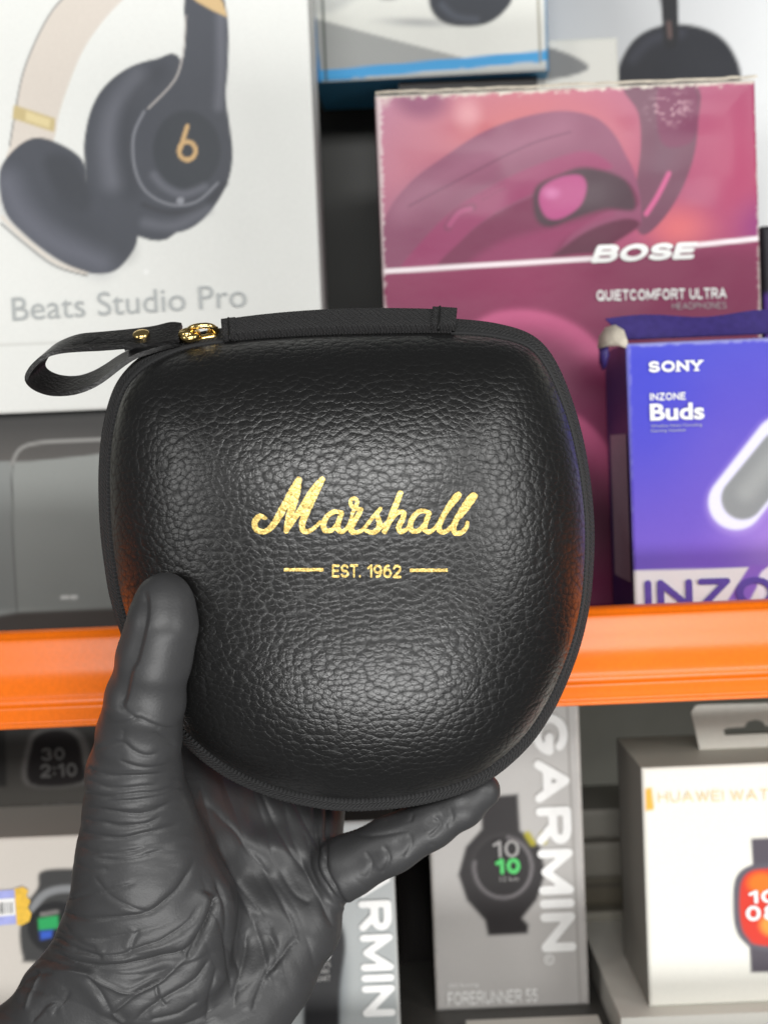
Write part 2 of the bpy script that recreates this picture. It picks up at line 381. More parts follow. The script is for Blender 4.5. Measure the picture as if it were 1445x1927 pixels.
def p_beats(q):
    p = Paint(q, (226, 227, 223))
    D = (72, 75, 83)
    p.poly([(16, 300), (19, 275), (30, 206), (43, 142), (64, 86), (90, 34), (116, 0), (170, -50), (300, -90), (330, -70), (280, -35), (232, 0), (189, 47), (155, 99), (129, 163), (112, 215), (103, 260), (80, 300)], (213, 204, 194), 2)
    p.line([(19, 275), (30, 206), (43, 142), (64, 86), (90, 34), (116, 0), (170, -50)], (92, 92, 96), 3, 1.5, 0.8)
    p.poly([(27, 197), (105, 223), (103, 249), (24, 223)], (196, 178, 130), 2, smooth=False)
    p.poly([(50, 209), (96, 225), (94, 241), (49, 226)], (224, 208, 160), 3, 0.8, smooth=False)
    # cushion behind, then the left cup, then the right cup and its arm
    p.poly([(343, 116), (292, 112), (240, 129), (197, 163), (172, 206), (160, 258), (160, 300), (172, 365), (250, 440), (330, 440), (380, 300)], D, 2)
    p.line([(262, 150), (218, 205), (204, 270), (212, 340)], (122, 124, 134), 34, 22, 0.5)
    p.line([(300, 135), (250, 190), (236, 270), (250, 360)], (60, 63, 70), 30, 20, 0.7)
    p.poly([(0, 326), (26, 283), (64, 260), (107, 268), (155, 300), (172, 356), (257, 412), (260, 446), (249, 476), (215, 511), (163, 513), (103, 485), (43, 438), (9, 395)], D, 2)
    p.line([(14, 345), (40, 400), (100, 455), (190, 492)], (116, 118, 130), 46, 30, 0.55)
    p.poly([(85, 300), (130, 292), (160, 330), (172, 380), (150, 400), (110, 370)], (58, 61, 67), 14, 0.75)
    p.line([(120, 380), (180, 440), (230, 470)], (66, 69, 76), 40, 26, 0.6)
    p.line([(4, 408), (43, 446), (103, 492), (163, 516)], (216, 208, 198), 7, 2)
    p.line([(2, 420), (43, 455), (103, 500), (165, 519)], (96, 96, 98), 3, 1.5)
    p.poly([(352, -20), (348, 86), (339, 124), (318, 163), (275, 202), (254, 240), (249, 290), (262, 345), (285, 375), (262, 400), (262, 433), (318, 439), (361, 429), (399, 395), (429, 343), (438, 292), (433, 240), (425, 180), (429, 129), (429, 43), (412, -20)], D, 2)
    p.line([(350, 30), (345, 95), (330, 150), (280, 204)], (190, 184, 180), 3, 2)
    p.line([(416, 30), (416, 130), (412, 200)], (118, 120, 130), 16, 12, 0.6)
    p.line([(272, 210), (252, 255), (254, 315), (275, 360), (320, 385), (370, 380), (410, 345)], (150, 152, 160), 4, 2.5, 0.75)
    p.line([(270, 385), (320, 400), (380, 390), (425, 345)], (58, 60, 66), 9, 5, 0.8)
    p.line([(275, 420), (330, 425), (390, 395)], (118, 120, 130), 18, 12, 0.5)
    p.blob(352, 283, 68, 80, (60, 64, 70), 0.95, 0, 0.86)
    p.line([(290, 330), (310, 352), (345, 366), (385, 352)], (120, 122, 132), 12, 9, 0.6)
    d = np.hypot(q[:, 0]-353, (q[:, 1]-284)*0.92); p.mix(1-sstep(2.6, 5.2, np.abs(d-15.5)), (208, 172, 122))
    p.line([(353, 238), (340, 280)], (208, 172, 122), 8, 1.6)
    p.blob(340, 378, 9, 8, (150, 152, 160), 0.9, 0, 0.6)
    p.poly([(352, -12), (410, -12), (420, 5), (429, 33), (400, 20), (372, 4)], (208, 178, 130), 2, smooth=False)
    p.line([(-150, 655), (607, 626)], (196, 196, 190), 4, 2, 0.8)
    p.blob(276, 512, 7, 9, (245, 245, 244), 0.8)
    return p
bts = carton('headphone_carton', (-150, 400), (597, 400), (200, -160), YBT, 0.085, ztsp+0.0005, p_beats, (218, 219, 215), M['card'],
             'white carton printed with slate grey over-ear headphones and grey lettering, on the grey speaker carton', res=0.0009, warp=0.0003)
lettering(bts, 'Beats Studio Pro', box_q(22, 560, 462, 604, -0.062), YBT, M['ink_silver'], bold=-0.004)

# ---- plum coloured headphone carton
YBO = 0.70
def p_bose(q):
    x, y = q[:, 0], q[:, 1]; p = Paint(q, (188, 84, 116))
    p.grad(720, 170, 1000, 520, (196, 140, 160), (176, 90, 118)); p.blob(980, 260, 330, 210, (218, 124, 114), 0.9); p.blob(760, 330, 130, 180, (204, 126, 134), 0.6)
    p.blob(1400, 300, 190, 260, (186, 78, 112), 0.9); p.blob(1440, 430, 90, 90, (140, 52, 128), 0.8); p.blob(1275, 430, 95, 70, (232, 130, 118), 0.8)
    p.blob(790, 185, 75, 55, (140, 45, 100), 0.85, 0.2, 0.3); p.blob(880, 215, 40, 50, (244, 196, 184), 0.7)
    z = lambda a: [(570+u/1.651, v/1.651) for u, v in a]
    p.poly(z([(1000, 262), (1040, 350), (1048, 450), (1035, 560), (1020, 660), (1052, 730), (1110, 690), (1170, 600), (1212, 490), (1226, 380), (1215, 262)]), (118, 76, 92), 2.5)
    p.line(z([(1130, 270), (1140, 400), (1110, 520)]), (112, 76, 92), 34, 20, 0.6)
    p.poly(z([(1105, 262), (1215, 262), (1222, 400), (1190, 450), (1110, 440)]), (128, 48, 88), 4, 0.8)
    p.line(z([(1135, 540), (1100, 610), (1065, 665)]), (214, 110, 150), 9, 2.5)
    p.poly(z([(240, 860), (250, 690), (330, 570), (450, 480), (560, 410), (680, 365), (800, 345), (900, 362), (960, 410), (1000, 480), (1035, 560), (1050, 690), (1010, 720), (880, 770), (720, 830), (400, 850)]), (146, 82, 108), 2.5)
    p.line(z([(300, 650), (420, 560), (600, 470), (800, 400)]), (172, 118, 136), 46, 32, 0.7)
    p.line(z([(330, 640), (520, 540), (700, 450), (830, 410)]), (126, 72, 96), 4, 2.5, 0.8)
    p.poly(z([(300, 850), (360, 760), (470, 650), (620, 560), (760, 500), (880, 470), (960, 520), (880, 540), (740, 590), (600, 660), (500, 740), (420, 850)]), (160, 66, 108), 3)
    p.poly(z([(420, 850), (500, 740), (600, 665), (740, 600), (870, 545), (1000, 560), (1040, 640), (940, 660), (840, 720), (740, 810)]), (128, 48, 84), 3)
    p.poly(z([(520, 830), (600, 760), (720, 720), (850, 690), (960, 665), (880, 700), (800, 760), (740, 830)]), (152, 62, 102), 12)
    p.poly(z([(740, 830), (820, 760), (900, 710), (1000, 680), (1045, 700), (960, 760), (880, 810)]), (96, 34, 62), 4)
    p.poly(z([(715, 640), (725, 580), (790, 545), (880, 520), (1000, 560), (1030, 650), (940, 650), (840, 680), (770, 705), (730, 690)]), (72, 48, 58), 6)
    p.poly(z([(732, 625), (745, 580), (800, 550), (860, 545), (880, 580), (860, 640), (800, 680), (755, 675)]), (190, 84, 138), 4)
    p.blob(*z([(770, 600)])[0], 26, 18, (226, 150, 190), 0.7)
    p.line(z([(450, 705), (480, 660), (525, 645)]), (140, 66, 98), 17, 2, 0.9); p.line(z([(455, 700), (485, 662), (520, 650)]), (180, 88, 128), 10, 2)
    for i in range(6):
        for j in range(2): p.blob(*z([(555+13*i+4*j, 604-7.2*i+16*j)])[0], 3.4, 2.8, (120, 54, 84), 0.9)
    # lower field
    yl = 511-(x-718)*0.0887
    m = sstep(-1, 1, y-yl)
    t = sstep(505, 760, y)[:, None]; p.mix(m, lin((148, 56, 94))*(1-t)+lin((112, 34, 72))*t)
    p2 = m*(1-sstep(540, 640, x)); 
    a = np.zeros(len(q)); sw = catmull([(860, 640), (930, 596), (1010, 592), (1080, 618), (1130, 660), (1200, 720)], 5)
    d, s_, _ = line_dist(q, sw); p.mix(m*0.75*np.exp(-np.where(s_ > 0, d/34, d/9)**2), (214, 112, 148))
    sw = catmull([(1040, 760), (1100, 800), (1140, 850), (1170, 920)], 5)
    d, s_, _ = line_dist(q, sw); p.mix(m*0.6*np.exp(-np.where(s_ > 0, d/40, d/8)**2), (206, 106, 140))
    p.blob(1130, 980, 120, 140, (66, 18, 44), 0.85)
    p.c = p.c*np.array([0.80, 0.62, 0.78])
    p.line([(716, 511), (1112, 487)], (240, 228, 232), 9, 2, smooth=False); p.line([(1286, 464), (1434, 448)], (240, 228, 232), 9, 2, smooth=False)
    # worn white corners and edges
    e = y-(180-(x-715)*0.042); n = vnoise(x*0.09, y*0.2, 5)+0.6*vnoise(x*0.3, y*0.4, 8)
    p.mix(1-sstep(2, 9, e+4*n), (226, 218, 206)); el = x-(713+(y-180)*0.024); p.mix(0.8*(1-sstep(1, 5, el+3*n)), (222, 206, 206))
    er = (1427+(y-150)*0.012)-x; p.mix(0.9*(1-sstep(2, 7, er+3*n)), (214, 200, 194))
    p.mix(0.55*(1-sstep(0, 1.0, np.hypot((x-1260)/60, (y-205)/45)))*(n > 0.35), (232, 190, 200))
    p.mix(0.6*(1-sstep(0, 1.0, np.hypot((x-720)/26, (y-185)/26)))*(n > -0.1), (226, 214, 204))
    return p
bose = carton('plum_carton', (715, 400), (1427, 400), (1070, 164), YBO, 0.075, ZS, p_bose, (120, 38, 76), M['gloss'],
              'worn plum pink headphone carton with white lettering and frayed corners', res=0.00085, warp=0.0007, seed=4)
lettering(bose, 'BOSE', [(1124, 461), (1314, 455), (1304, 487), (1110, 495)], YBO, M['ink_white'], wt=0.27, gap=0.06)
lettering(bose, 'QUIETCOMFORT ULTRA', box_q(1122, 546, 1366, 567, -0.02), YBO, M['ink_white'], wt=0.2)
lettering(bose, 'HEADPHONES', box_q(1264, 570, 1366, 582, -0.02), YBO, M['ink_silver'], wt=0.1, gap=0.2, step=0.07)
# frayed lid edge of that carton
def strip(name, pts, wvec, th, mat, parent, nz=0.0):
    """card strip along world points pts, width vector wvec, thickness th along its normal"""
    p = np.asarray(pts, float); n = len(p); wv = np.asarray(wvec, float)
    wv = np.tile(wv, (n, 1)) if wv.ndim == 1 else wv
    tg = np.gradient(p, axis=0); nn = np.cross(tg, wv); nn /= np.linalg.norm(nn, axis=1)[:, None]+1e-12
    V = np.concatenate([p, p+wv, p+wv+nn*th, p+nn*th]); Fc = []
    for i in range(n-1):
        for a, b in ((0, 1), (1, 2), (2, 3), (3, 0)): Fc.append((a*n+i, b*n+i, b*n+i+1, a*n+i+1))
    Fc += [(0, 3*n, 2*n, n), (n-1, 2*n-1, 3*n-1, 4*n-1)]
    return mesh(name, V, Fc, mat, parent, base=parent['_b'] if parent is not None else (0, 0, 0))
xs = np.linspace(707, 1424, 60)
pts = P(xs, 177-(xs-715)*0.042+1.5*vnoise(xs*0.05, xs*0, 3), YBO+0.0025)
strip('lid_edge', pts, (0, 0.004, 0.0012), 0.0012, M['kraft'], bose)

# ---- blue and purple earbud carton with its lid ajar
YSO = 0.635
def p_sony(q):
    x, y = q[:, 0], q[:, 1]; p = Paint(q, (72, 74, 196)); p.grad(1240, 650, 1400, 1080, (66, 70, 194), (118, 86, 188))
    p.blob(1210, 720, 160, 300, (56, 62, 196), 0.7); p.blob(1480, 1010, 190, 150, (162, 126, 208), 0.8); p.blob(1330, 1060, 120, 70, (122, 84, 196), 0.6)
    p.line([(1384, 948), (1470, 838)], (186, 160, 230), 118, 8, 0.3, False)
    p.line([(1384, 945), (1470, 835)], (222, 220, 244), 104, 4, 1, False)
    p.line([(1396, 938), (1468, 850)], (136, 138, 140), 80, 4, 1, False)
    p.line([(1404, 926), (1462, 856)], (160, 162, 162), 34, 16, 0.7, False)
    yb = 1074-(x-1190)*0.03; t = sstep(-1.5, 1.5, y-yb)
    p.mix(t, (236, 230, 232)); p.poly([(1368, 1130), (1410, 1064), (1445, 1064), (1410, 1130)], (142, 100, 200), 2, smooth=False)
    p.poly([(1440, 1140), (1425, 1100), (1440, 1070), (1500, 1060), (1500, 1140)], (240, 232, 244), 2)
    n = vnoise(x*0.12, y*0.1, 9); p.mix(0.5*(1-sstep(1, 5, x-(1182+(y-650)*0.014)+2*n)), (150, 150, 214))
    p.mix(0.7*(1-sstep(1, 6, y-(648-(x-1185)*0.0415)+2*n)), (176, 178, 226))
    return p
sony = carton('earbud_carton', (1186, 900), (1620, 900), (1186, 646), YSO, 0.060, ZS, p_sony, (44, 34, 92), M['gloss'],
              'blue and purple earbud carton with its lid ajar and a torn corner', res=0.0008, warp=0.0003, seed=9)
lettering(sony, 'SONY', box_q(1220, 680, 1323, 701, -0.03), YSO, M['ink_white'], wt=0.24, gap=0.14, serif=0.2)
lettering(sony, 'INZONE', box_q(1222, 740, 1289, 754, -0.03), YSO, M['ink_white'], wt=0.2)
lettering(sony, 'Buds', box_q(1222, 760, 1324, 792, -0.03), YSO, M['ink_white'], bold=0.03)
lettering(sony, 'Wireless Noise Canceling', box_q(1224, 799, 1320, 806, -0.03), YSO, M['ink_silver'])
lettering(sony, 'Gaming Headset', box_q(1224, 808, 1290, 815, -0.03), YSO, M['ink_silver'])
lettering(sony, 'INZONE', box_q(1212, 1092, 1600, 1150, -0.03), YSO, M['ink_purple'], wt=0.2)
xl = P(1186, 900, YSO)[0]; zs1 = P(1186, 646, YSO)[2]
M['side_label'] = flat_mat('dull_label', (158, 140, 152), 0.5)
M['sony_side'] = flat_mat('dark_purple_card', (58, 46, 112), 0.45, noise=0.1)
tops = [(xl-0.001+0.0*t, YSO+0.004, zs1+0.0008) for t in range(2)]
pp = np.array([P(1178+u*300, 640-u*300*0.0415, YSO+0.006) for u in np.linspace(0, 1, 12)])
pp[:, 2] = np.maximum(pp[:, 2], zs1+0.0004)
up = np.array([(-0.0085*(1-u)**3, 0.006, 0.0105+0.0012*math.sin(u*9)) for u in np.linspace(0, 1, 12)])
strip('lid', pp, up, 0.0008, M['sony_side'], sony)
# torn side flap curling out to the left, white inside and blue outside
def curl(name, pts, mat):
    n = len(pts); ctr = np.mean(np.array(pts, float), 0); V = [P(ctr[0], ctr[1], ctr[2]-0.0025)]+[P(*p) for p in pts]
    o = mesh(name, V, [(0, 1+(i+1) % n, 1+i) for i in range(n)], mat, sony, base=sony['_b'], smooth=True)
    so_ = o.modifiers.new('card', 'SOLIDIFY'); so_.thickness = 0.0006; return o
curl('torn_flap', [(1181, 643, YSO+.001), (1174, 622, YSO+.004), (1158, 612, YSO+.008), (1140, 617, YSO+.012), (1128, 634, YSO+.014), (1125, 656, YSO+.014), (1143, 650, YSO+.010), (1165, 650, YSO+.004), (1181, 656, YSO+.001)], M['kraft'])
curl('torn_flap', [(1126, 655, YSO+.015), (1143, 649, YSO+.011), (1146, 668, YSO+.012), (1140, 690, YSO+.016), (1133, 698, YSO+.018), (1127, 684, YSO+.018)], M['sony_side'])
# pale data label on the carton's side wall
slab_l = mesh('side_label', [(xl-0.0004, YSO+0.006, ZS+0.018), (xl-0.0004, YSO+0.05, ZS+0.018), (xl-0.0004, YSO+0.05, ZS+0.088), (xl-0.0004, YSO+0.006, ZS+0.088)], [(0, 3, 2, 1)], M['side_label'], sony, base=sony['_b'])

# ---- black carton behind, blue carton propped on a dark one, pale headphone carton and small white one
blk = carton('black_carton', (420, 400), (760, 400), (600, -200), 0.86, 0.08, ZS, (66, 66, 64), (50, 50, 50), M['card'], 'tall plain black carton in the gap behind the white headphone carton', res=0.02)
YBL = 0.785
zbl = P(603, 152, YBL)[2]
prop = carton('dark_carton', (760, 400), (1020, 400), (800, 300), YBL+0.008, 0.06, ZS, (52, 50, 50), (46, 45, 45), M['card'], 'plain dark carton carrying the blue edged carton, behind the plum carton', ztop=zbl-0.0003, res=0.02)
def p_blue(q):
    x, y = q[:, 0], q[:, 1]; p = Paint(q, (232, 233, 226))
    p.poly([(590, 30), (700, 62), (960, 132), (960, 180), (590, 200)], (166, 168, 166), 2, smooth=False)
    p.poly([(590, -120), (780, -120), (700, -20), (590, 20)], (206, 208, 204), 10)
    p.blob(790, 42, 110, 14, (168, 170, 170), 0.8, 0.05)
    p.poly([(812, 10), (815, -30), (860, -60), (940, -60), (968, -10), (950, 25), (915, 47), (865, 50), (830, 38)], (52, 56, 64), 3)
    p.line([(835, 10), (860, 32), (900, 38)], (92, 98, 110), 10, 8, 0.6); p.blob(735, -6, 30, 10, (70, 72, 78), 0.8)
    yb = 152-(x-603)*0.079; n = vnoise(x*0.07, y*0.1, 2)
    p.mix(sstep(-23, -20, y-yb), (66, 164, 224)); p.mix(0.8*sstep(-3, 0, y-yb+1.5*n), (220, 214, 196))
    p.line([(606, -60), (618, 150)], (64, 74, 66), 4, 1.5, smooth=False); p.line([(1012, -60), (1020, 120)], (150, 146, 128), 4, 1.5, smooth=False)
    p.mix(1-sstep(3, 6, x-(588+y*0.1)), (56, 140, 204)); p.mix(sstep(-6, -3, x-(1032+y*0.03)), (60, 130, 176))
    return p
blue = carton('blue_edged_carton', (594, 80), (1034, 80), (700, -180), YBL, 0.065, zbl, p_blue, (52, 120, 168), M['card'],
              'white earphone carton with bright blue edges, standing behind the plum carton', res=0.0012, warp=0.0004, top=(84, 176, 226), yaw=math.radians(-2.0))  # top colour also covers the underside, brightened to stand in for bounced light
def p_pale(q):
    p = Paint(q, (212, 215, 216)); p.grad(1040, 0, 1445, 200, (198, 200, 202), (224, 226, 227))
    p.poly([(1162, 150), (1172, 105), (1200, 68), (1245, 48), (1300, 47), (1350, 65), (1380, 100), (1394, 150), (1380, 230), (1180, 230)], (34, 36, 44), 3)
    p.line([(1190, 110), (1225, 75), (1280, 62)], (66, 68, 80), 16, 12, 0.6)
    p.poly([(1238, -60), (1270, -60), (1276, 50), (1270, 88), (1250, 88), (1246, 40)], (30, 31, 36), 2); p.line([(1258, 42), (1260, 70)], (120, 96, 92), 5, 2)
    return p
pale = carton('pale_headphone_carton', (1010, 80), (1500, 80), (1200, -200), 0.83, 0.06, ZS, p_pale, (190, 192, 192), M['card'],
              'pale grey carton printed with a black headphone cup, behind the plum carton', res=0.0014)
def p_tab(q):
    p = Paint(q, (228, 228, 220)); p.poly([(1020, 92), (1060, 98), (1100, 118), (1104, 132), (1060, 146), (1020, 146)], (128, 130, 130), 2.5); return p
small = carton('small_white_carton', (1000, 120), (1163, 120), (1100, 72), 0.80, 0.02, ZS, p_tab, (214, 213, 205), M['card'], 'narrow white carton showing above the plum carton beside the blue edged one', res=0.0015)
purp = carton('narrow_dark_carton', (1436, 520), (1560, 520), (1440, 425), 0.72, 0.05, ZS, lambda q: Paint(q, (40, 38, 44)).mix(sstep(545, 560, q[:, 1]), (92, 60, 150)), (40, 36, 52), M['card'], 'dark carton with a purple lower half, right of the plum carton', res=0.0015)

# ---- lower shelf
YGA = 0.72
def watch_round(p, cx, cy, r):
    p.poly([(cx-46, cy-132), (cx+24, cy-138), (cx+28, cy-70), (cx+66, cy-40), (cx+76, cy+10), (cx+60, cy+60), (cx+32, cy+95), (cx+44, cy+108), (cx+42, cy+124), (cx-32, cy+128), (cx-38, cy+100), (cx-72, cy+62), (cx-88, cy+14), (cx-74, cy-38), (cx-44, cy-72)], (46, 43, 44), 4, smooth=False)
    p.blob(cx-4, cy, 68, 72, (58, 55, 56), 0.8, 0, 0.8); p.blob(cx-4, cy, 56, 60, (40, 37, 38), 1, 0, 0.94)
    a = np.linspace(math.radians(-80), math.radians(190), 30)
    p.line(np.stack([cx-4+54*np.cos(a), cy+57*np.sin(a)], 1), (120, 116, 118), 7, 2, 0.8, False)
    p.line([(cx+42, cy-62), (cx+52, cy-46)], (170, 160, 40), 12, 4); p.line([(cx+70, cy-62), (cx+74, cy-48)], (190, 180, 50), 10, 3); return p
def p_ga(q):
    x, y = q[:, 0], q[:, 1]; p = Paint(q, (184, 182, 179)); p.grad(850, 1400, 1050, 1880, (192, 190, 187), (176, 173, 170))
    watch_round(p, 950, 1632, 60); p.line([(1066, 1320), (1092, 1890)], (150, 146, 142), 4, 1.5, smooth=False)
    e = np.minimum(x-(811+(y-1640)*0.07*0.6), (1086+(y-1335)*0.044)-x); n = vnoise(x*0.1, y*0.1, 6)
    p.mix(0.8*(1-sstep(1, 6, e+2*n)), (214, 208, 202)); return p
ga = carton('grey_watch_carton', (811, 1640), (1098, 1600), (1000, 1318), YGA, 0.07, ZL, p_ga, (66, 62, 60), M['card'],
            'upright grey watch carton with big white lettering and a black round watch showing green digits', res=0.001)
lettering(ga, 'GARMIN', vertical_q(1000, 1345, 1066, 1792), YGA, M['ink_white'], wt=0.24, gap=0.13)
lettering(ga, '10', box_q(926, 1582, 976, 1615), YGA, M['ink_grey'], wt=0.16)
lettering(ga, '10', box_q(931, 1616, 978, 1646), YGA, M['ink_green'], wt=0.26)
lettering(ga, '12 km', box_q(940, 1650, 975, 1659), YGA, M['ink_grey'])
lettering(ga, 'FORERUNNER 55', box_q(842, 1868, 1010, 1892), YGA, M['ink_white'], wt=0.13, gap=0.2)
lettering(ga, 'GPS Running', box_q(844, 1852, 900, 1860), YGA, M['ink_white'])
# registered mark
an = np.linspace(0, 2*math.pi, 25)[:-1]
ring = [P(1033+r*np.cos(an), 1806+r*np.sin(an), YGA-0.0012) for r in (9.5, 7.2)]
mesh('registered_mark', np.vstack(ring), [(i, 24+i, 24+(i+1) % 24, (i+1) % 24) for i in range(24)], M['ink_white'], ga, base=ga['_b'])
lettering(ga, 'R', box_q(1029.5, 1801.5, 1036.5, 1810.5), YGA, M['ink_white'])
YGB = 0.665
def p_gb(q):
    p = Paint(q, (170, 174, 174)); p.grad(520, 1700, 750, 1900, (186, 190, 190), (158, 162, 162))
    p.blob(610, 1840, 60, 190, (84, 92, 98), 0.85, 0, 0.3)
    p.poly([(576, 2000), (574, 1790), (584, 1745), (612, 1720), (640, 1735), (650, 1780), (640, 1860), (632, 2000)], (38, 38, 40), 5)
    x, y = q[:, 0], q[:, 1]; p.mix(0.7*(1-sstep(1, 5, (743+(y-1640)*0.03)-x)), (214, 214, 210)); return p
gb = carton('fitness_band_carton', (520, 1800), (748, 1800), (700, 1545), YGB, 0.07, ZL, p_gb, (60, 60, 60), M['card'],
            'grey carton with white lettering and a dark slim watch, half behind the gloved hand', res=0.0011)
lettering(gb, 'GARMIN', vertical_q(668, 1556, 730, 1914), YGB, M['ink_white'], wt=0.24, gap=0.13)
lettering(gb, '10', box_q(588, 1784, 622, 1808), YGB, M['ink_white'], wt=0.18)
for i, s in enumerate(('STEPS', '12,480', 'HEART')): lettering(gb, s, box_q(590, 1811+i*13, 622-(i % 2)*3, 1821+i*13), YGB, M['ink_grey'])
carton('slim_black_carton', (752, 1750), (822, 1750), (790, 1560), 0.79, 0.05, ZL, (34, 31, 30), (28, 26, 26), M['card'], 'slim black carton between the two grey watch cartons', res=0.02)
def p_c(q):
    p = Paint(q, (72, 70, 66)); p.grad(0, 1400, 0, 1560, (70, 69, 67), (84, 81, 76))
    p.poly([(-60, 1480), (-60, 1360), (10, 1366), (14, 1480)], (44, 43, 42), 4, smooth=False)
    p.poly([(50, 1476), (52, 1400), (72, 1372), (120, 1366), (158, 1385), (170, 1430), (164, 1474)], (112, 110, 108), 5)
    p.poly([(58, 1474), (60, 1404), (78, 1380), (118, 1374), (146, 1390), (156, 1430), (154, 1472)], (30, 26, 27), 4); return p
YC = 0.745
cc = carton('dark_watch_carton', (-120, 1450), (340, 1450), (100, 1340), YC, 0.06, ZL, p_c, (60, 58, 55), M['card'],
            'dark grey watch carton with a black screen picture, tucked under the orange beam', res=0.0011)
lettering(cc, '30', box_q(78, 1408, 122, 1432), YC, M['ink_dim'], wt=0.2)
lettering(cc, '2:10', box_q(76, 1438, 145, 1464), YC, M['ink_dim'], wt=0.2)
lettering(cc, 'GARMIN', box_q(80, 1512, 156, 1524), YC, M['ink_dim'], wt=0.2)
YD = 0.675
def p_d(q):
    p = Paint(q, (200, 194, 186))
    p.poly([(78, 1640), (136, 1634), (200, 1640), (210, 1800), (60, 1810), (44, 1800), (38, 1750), (52, 1700), (72, 1670)], (60, 60, 60), 4)
    p.line([(60, 1712), (86, 1682), (130, 1672), (190, 1680)], (132, 134, 136), 14, 4); p.blob(108, 1745, 58, 52, (28, 28, 30), 1, 0, 0.9)
    p.poly([(72, 1728), (110, 1722), (112, 1746), (74, 1750)], (40, 160, 90), 3, smooth=False); p.poly([(76, 1752), (100, 1750), (98, 1764), (78, 1768)], (50, 90, 190), 3, smooth=False)
    p.line([(80, 1720), (108, 1716)], (120, 116, 114), 8, 2); return p
dd = carton('pale_watch_carton', (-120, 1750), (300, 1750), (100, 1574), YD, 0.062, ZL, p_d, (180, 175, 168), M['card'],
            'pale grey watch carton with a yellow ended price sticker beside the gloved wrist', res=0.0011)
# price sticker
def quadsheet(name, q, Y, mat, parent, off): 
    a = P(np.array([t[0] for t in q]), np.array([t[1] for t in q]), Y-off); return mesh(name, a, [(0, 3, 2, 1)], mat, parent, base=parent['_b'])
M['st_lilac'] = flat_mat('lilac_sticker', (160, 166, 222), 0.4); M['st_yellow'] = flat_mat('yellow_sticker', (226, 182, 60), 0.4, noise=0.1)
st = quadsheet('price_sticker', [(-70, 1682), (30, 1674), (34, 1738), (-66, 1748)], YD, M['st_lilac'], dd, 0.0009)
st['_b'] = dd['_b']
edge = [(28, 1673), (44, 1669), (54, 1676), (50, 1686), (58, 1696), (53, 1708), (60, 1720), (56, 1734), (40, 1742), (32, 1740)]
a = P(np.array([e[0] for e in edge]), np.array([e[1] for e in edge]), YD-0.0012)
mesh('sticker_end', a, [tuple(range(len(edge)))[::-1]], M['st_yellow'], dd, base=dd['_b'])
quadsheet('barcode_field', [(-60, 1696), (28, 1690), (30, 1722), (-58, 1730)], YD, M['ink_white'], dd, 0.0013)
bv = []; bf = []
for i in range(16):
    x0 = -54+i*5; wd = random.choice((1.4, 2.2, 3.0)); k = len(bv)
    bv += list(P(np.array([x0, x0+wd, x0+wd+1, x0+1]), np.array([1699-x0*.06, 1699-x0*.06, 1720-x0*.06, 1720-x0*.06]), YD-0.0017)); bf.append((k, k+3, k+2, k+1))
mesh('barcode', bv, bf, M['ink_black'], dd, base=dd['_b'])
# flat white carton, and the cream watch carton standing on it
YH = 0.672
zh = P(1212, 1896, YH)[2]
flat = carton('flat_white_carton', (1168, 1900), (1640, 1900), (1300, 1900), YH-0.012, 0.17, ZL, (214, 213, 205), (206, 204, 196), M['card'], 'flat white carton lying under the cream watch carton', ztop=zh-0.0003, res=0.01, top=(214, 212, 204))
def p_h(q):
    x, y = q[:, 0], q[:, 1]; p = Paint(q, (236, 235, 226))
    p.poly([(1213, 1484), (1226, 1482), (1230, 1524), (1214, 1526)], (240, 178, 66), 2, smooth=False)
    p.poly([(1416, 1640), (1412, 1578), (1520, 1572), (1520, 1640)], (84, 78, 88), 3, smooth=False); p.poly([(1412, 1830), (1408, 1770), (1520, 1765), (1520, 1828)], (80, 74, 84), 3, smooth=False)
    p.poly([(1378, 1700), (1382, 1655), (1402, 1632), (1440, 1624), (1540, 1622), (1540, 1785), (1430, 1788), (1398, 1772), (1382, 1745)], (92, 88, 98), 3)
    p.poly([(1390, 1700), (1394, 1660), (1410, 1640), (1445, 1634), (1540, 1632), (1540, 1776), (1430, 1778), (1406, 1764), (1394, 1742)], (214, 52, 34), 3)
    m = np.clip(1-np.hypot((x-1432)/34, (y-1662)/26), 0, 1); p.mix(np.clip(m*2, 0, 0.9), (244, 124, 20)); m = np.clip(1-np.hypot((x-1452)/30, (y-1740)/26), 0, 1); p.mix(np.clip(m*2, 0, 0.9), (250, 160, 60))
    return p
hw = carton('cream_watch_carton', (1212, 1600), (1640, 1600), (1212, 1446), YH, 0.072, zh, p_h, (150, 147, 140), M['card'],
            'cream white watch carton with gold lettering and an orange screened watch, hang tab on top', res=0.001, top=(186, 183, 172))
lettering(hw, 'HUAWEI WATCH FIT', box_q(1238, 1491, 1548, 1511, -0.028), YH, M['ink_gold'], wt=0.11, gap=0.22)
lettering(hw, '10', box_q(1407, 1676, 1460, 1701), YH, M['ink_white'], wt=0.22)
lettering(hw, '08', box_q(1402, 1705, 1464, 1734), YH, M['ink_white'], wt=0.22)
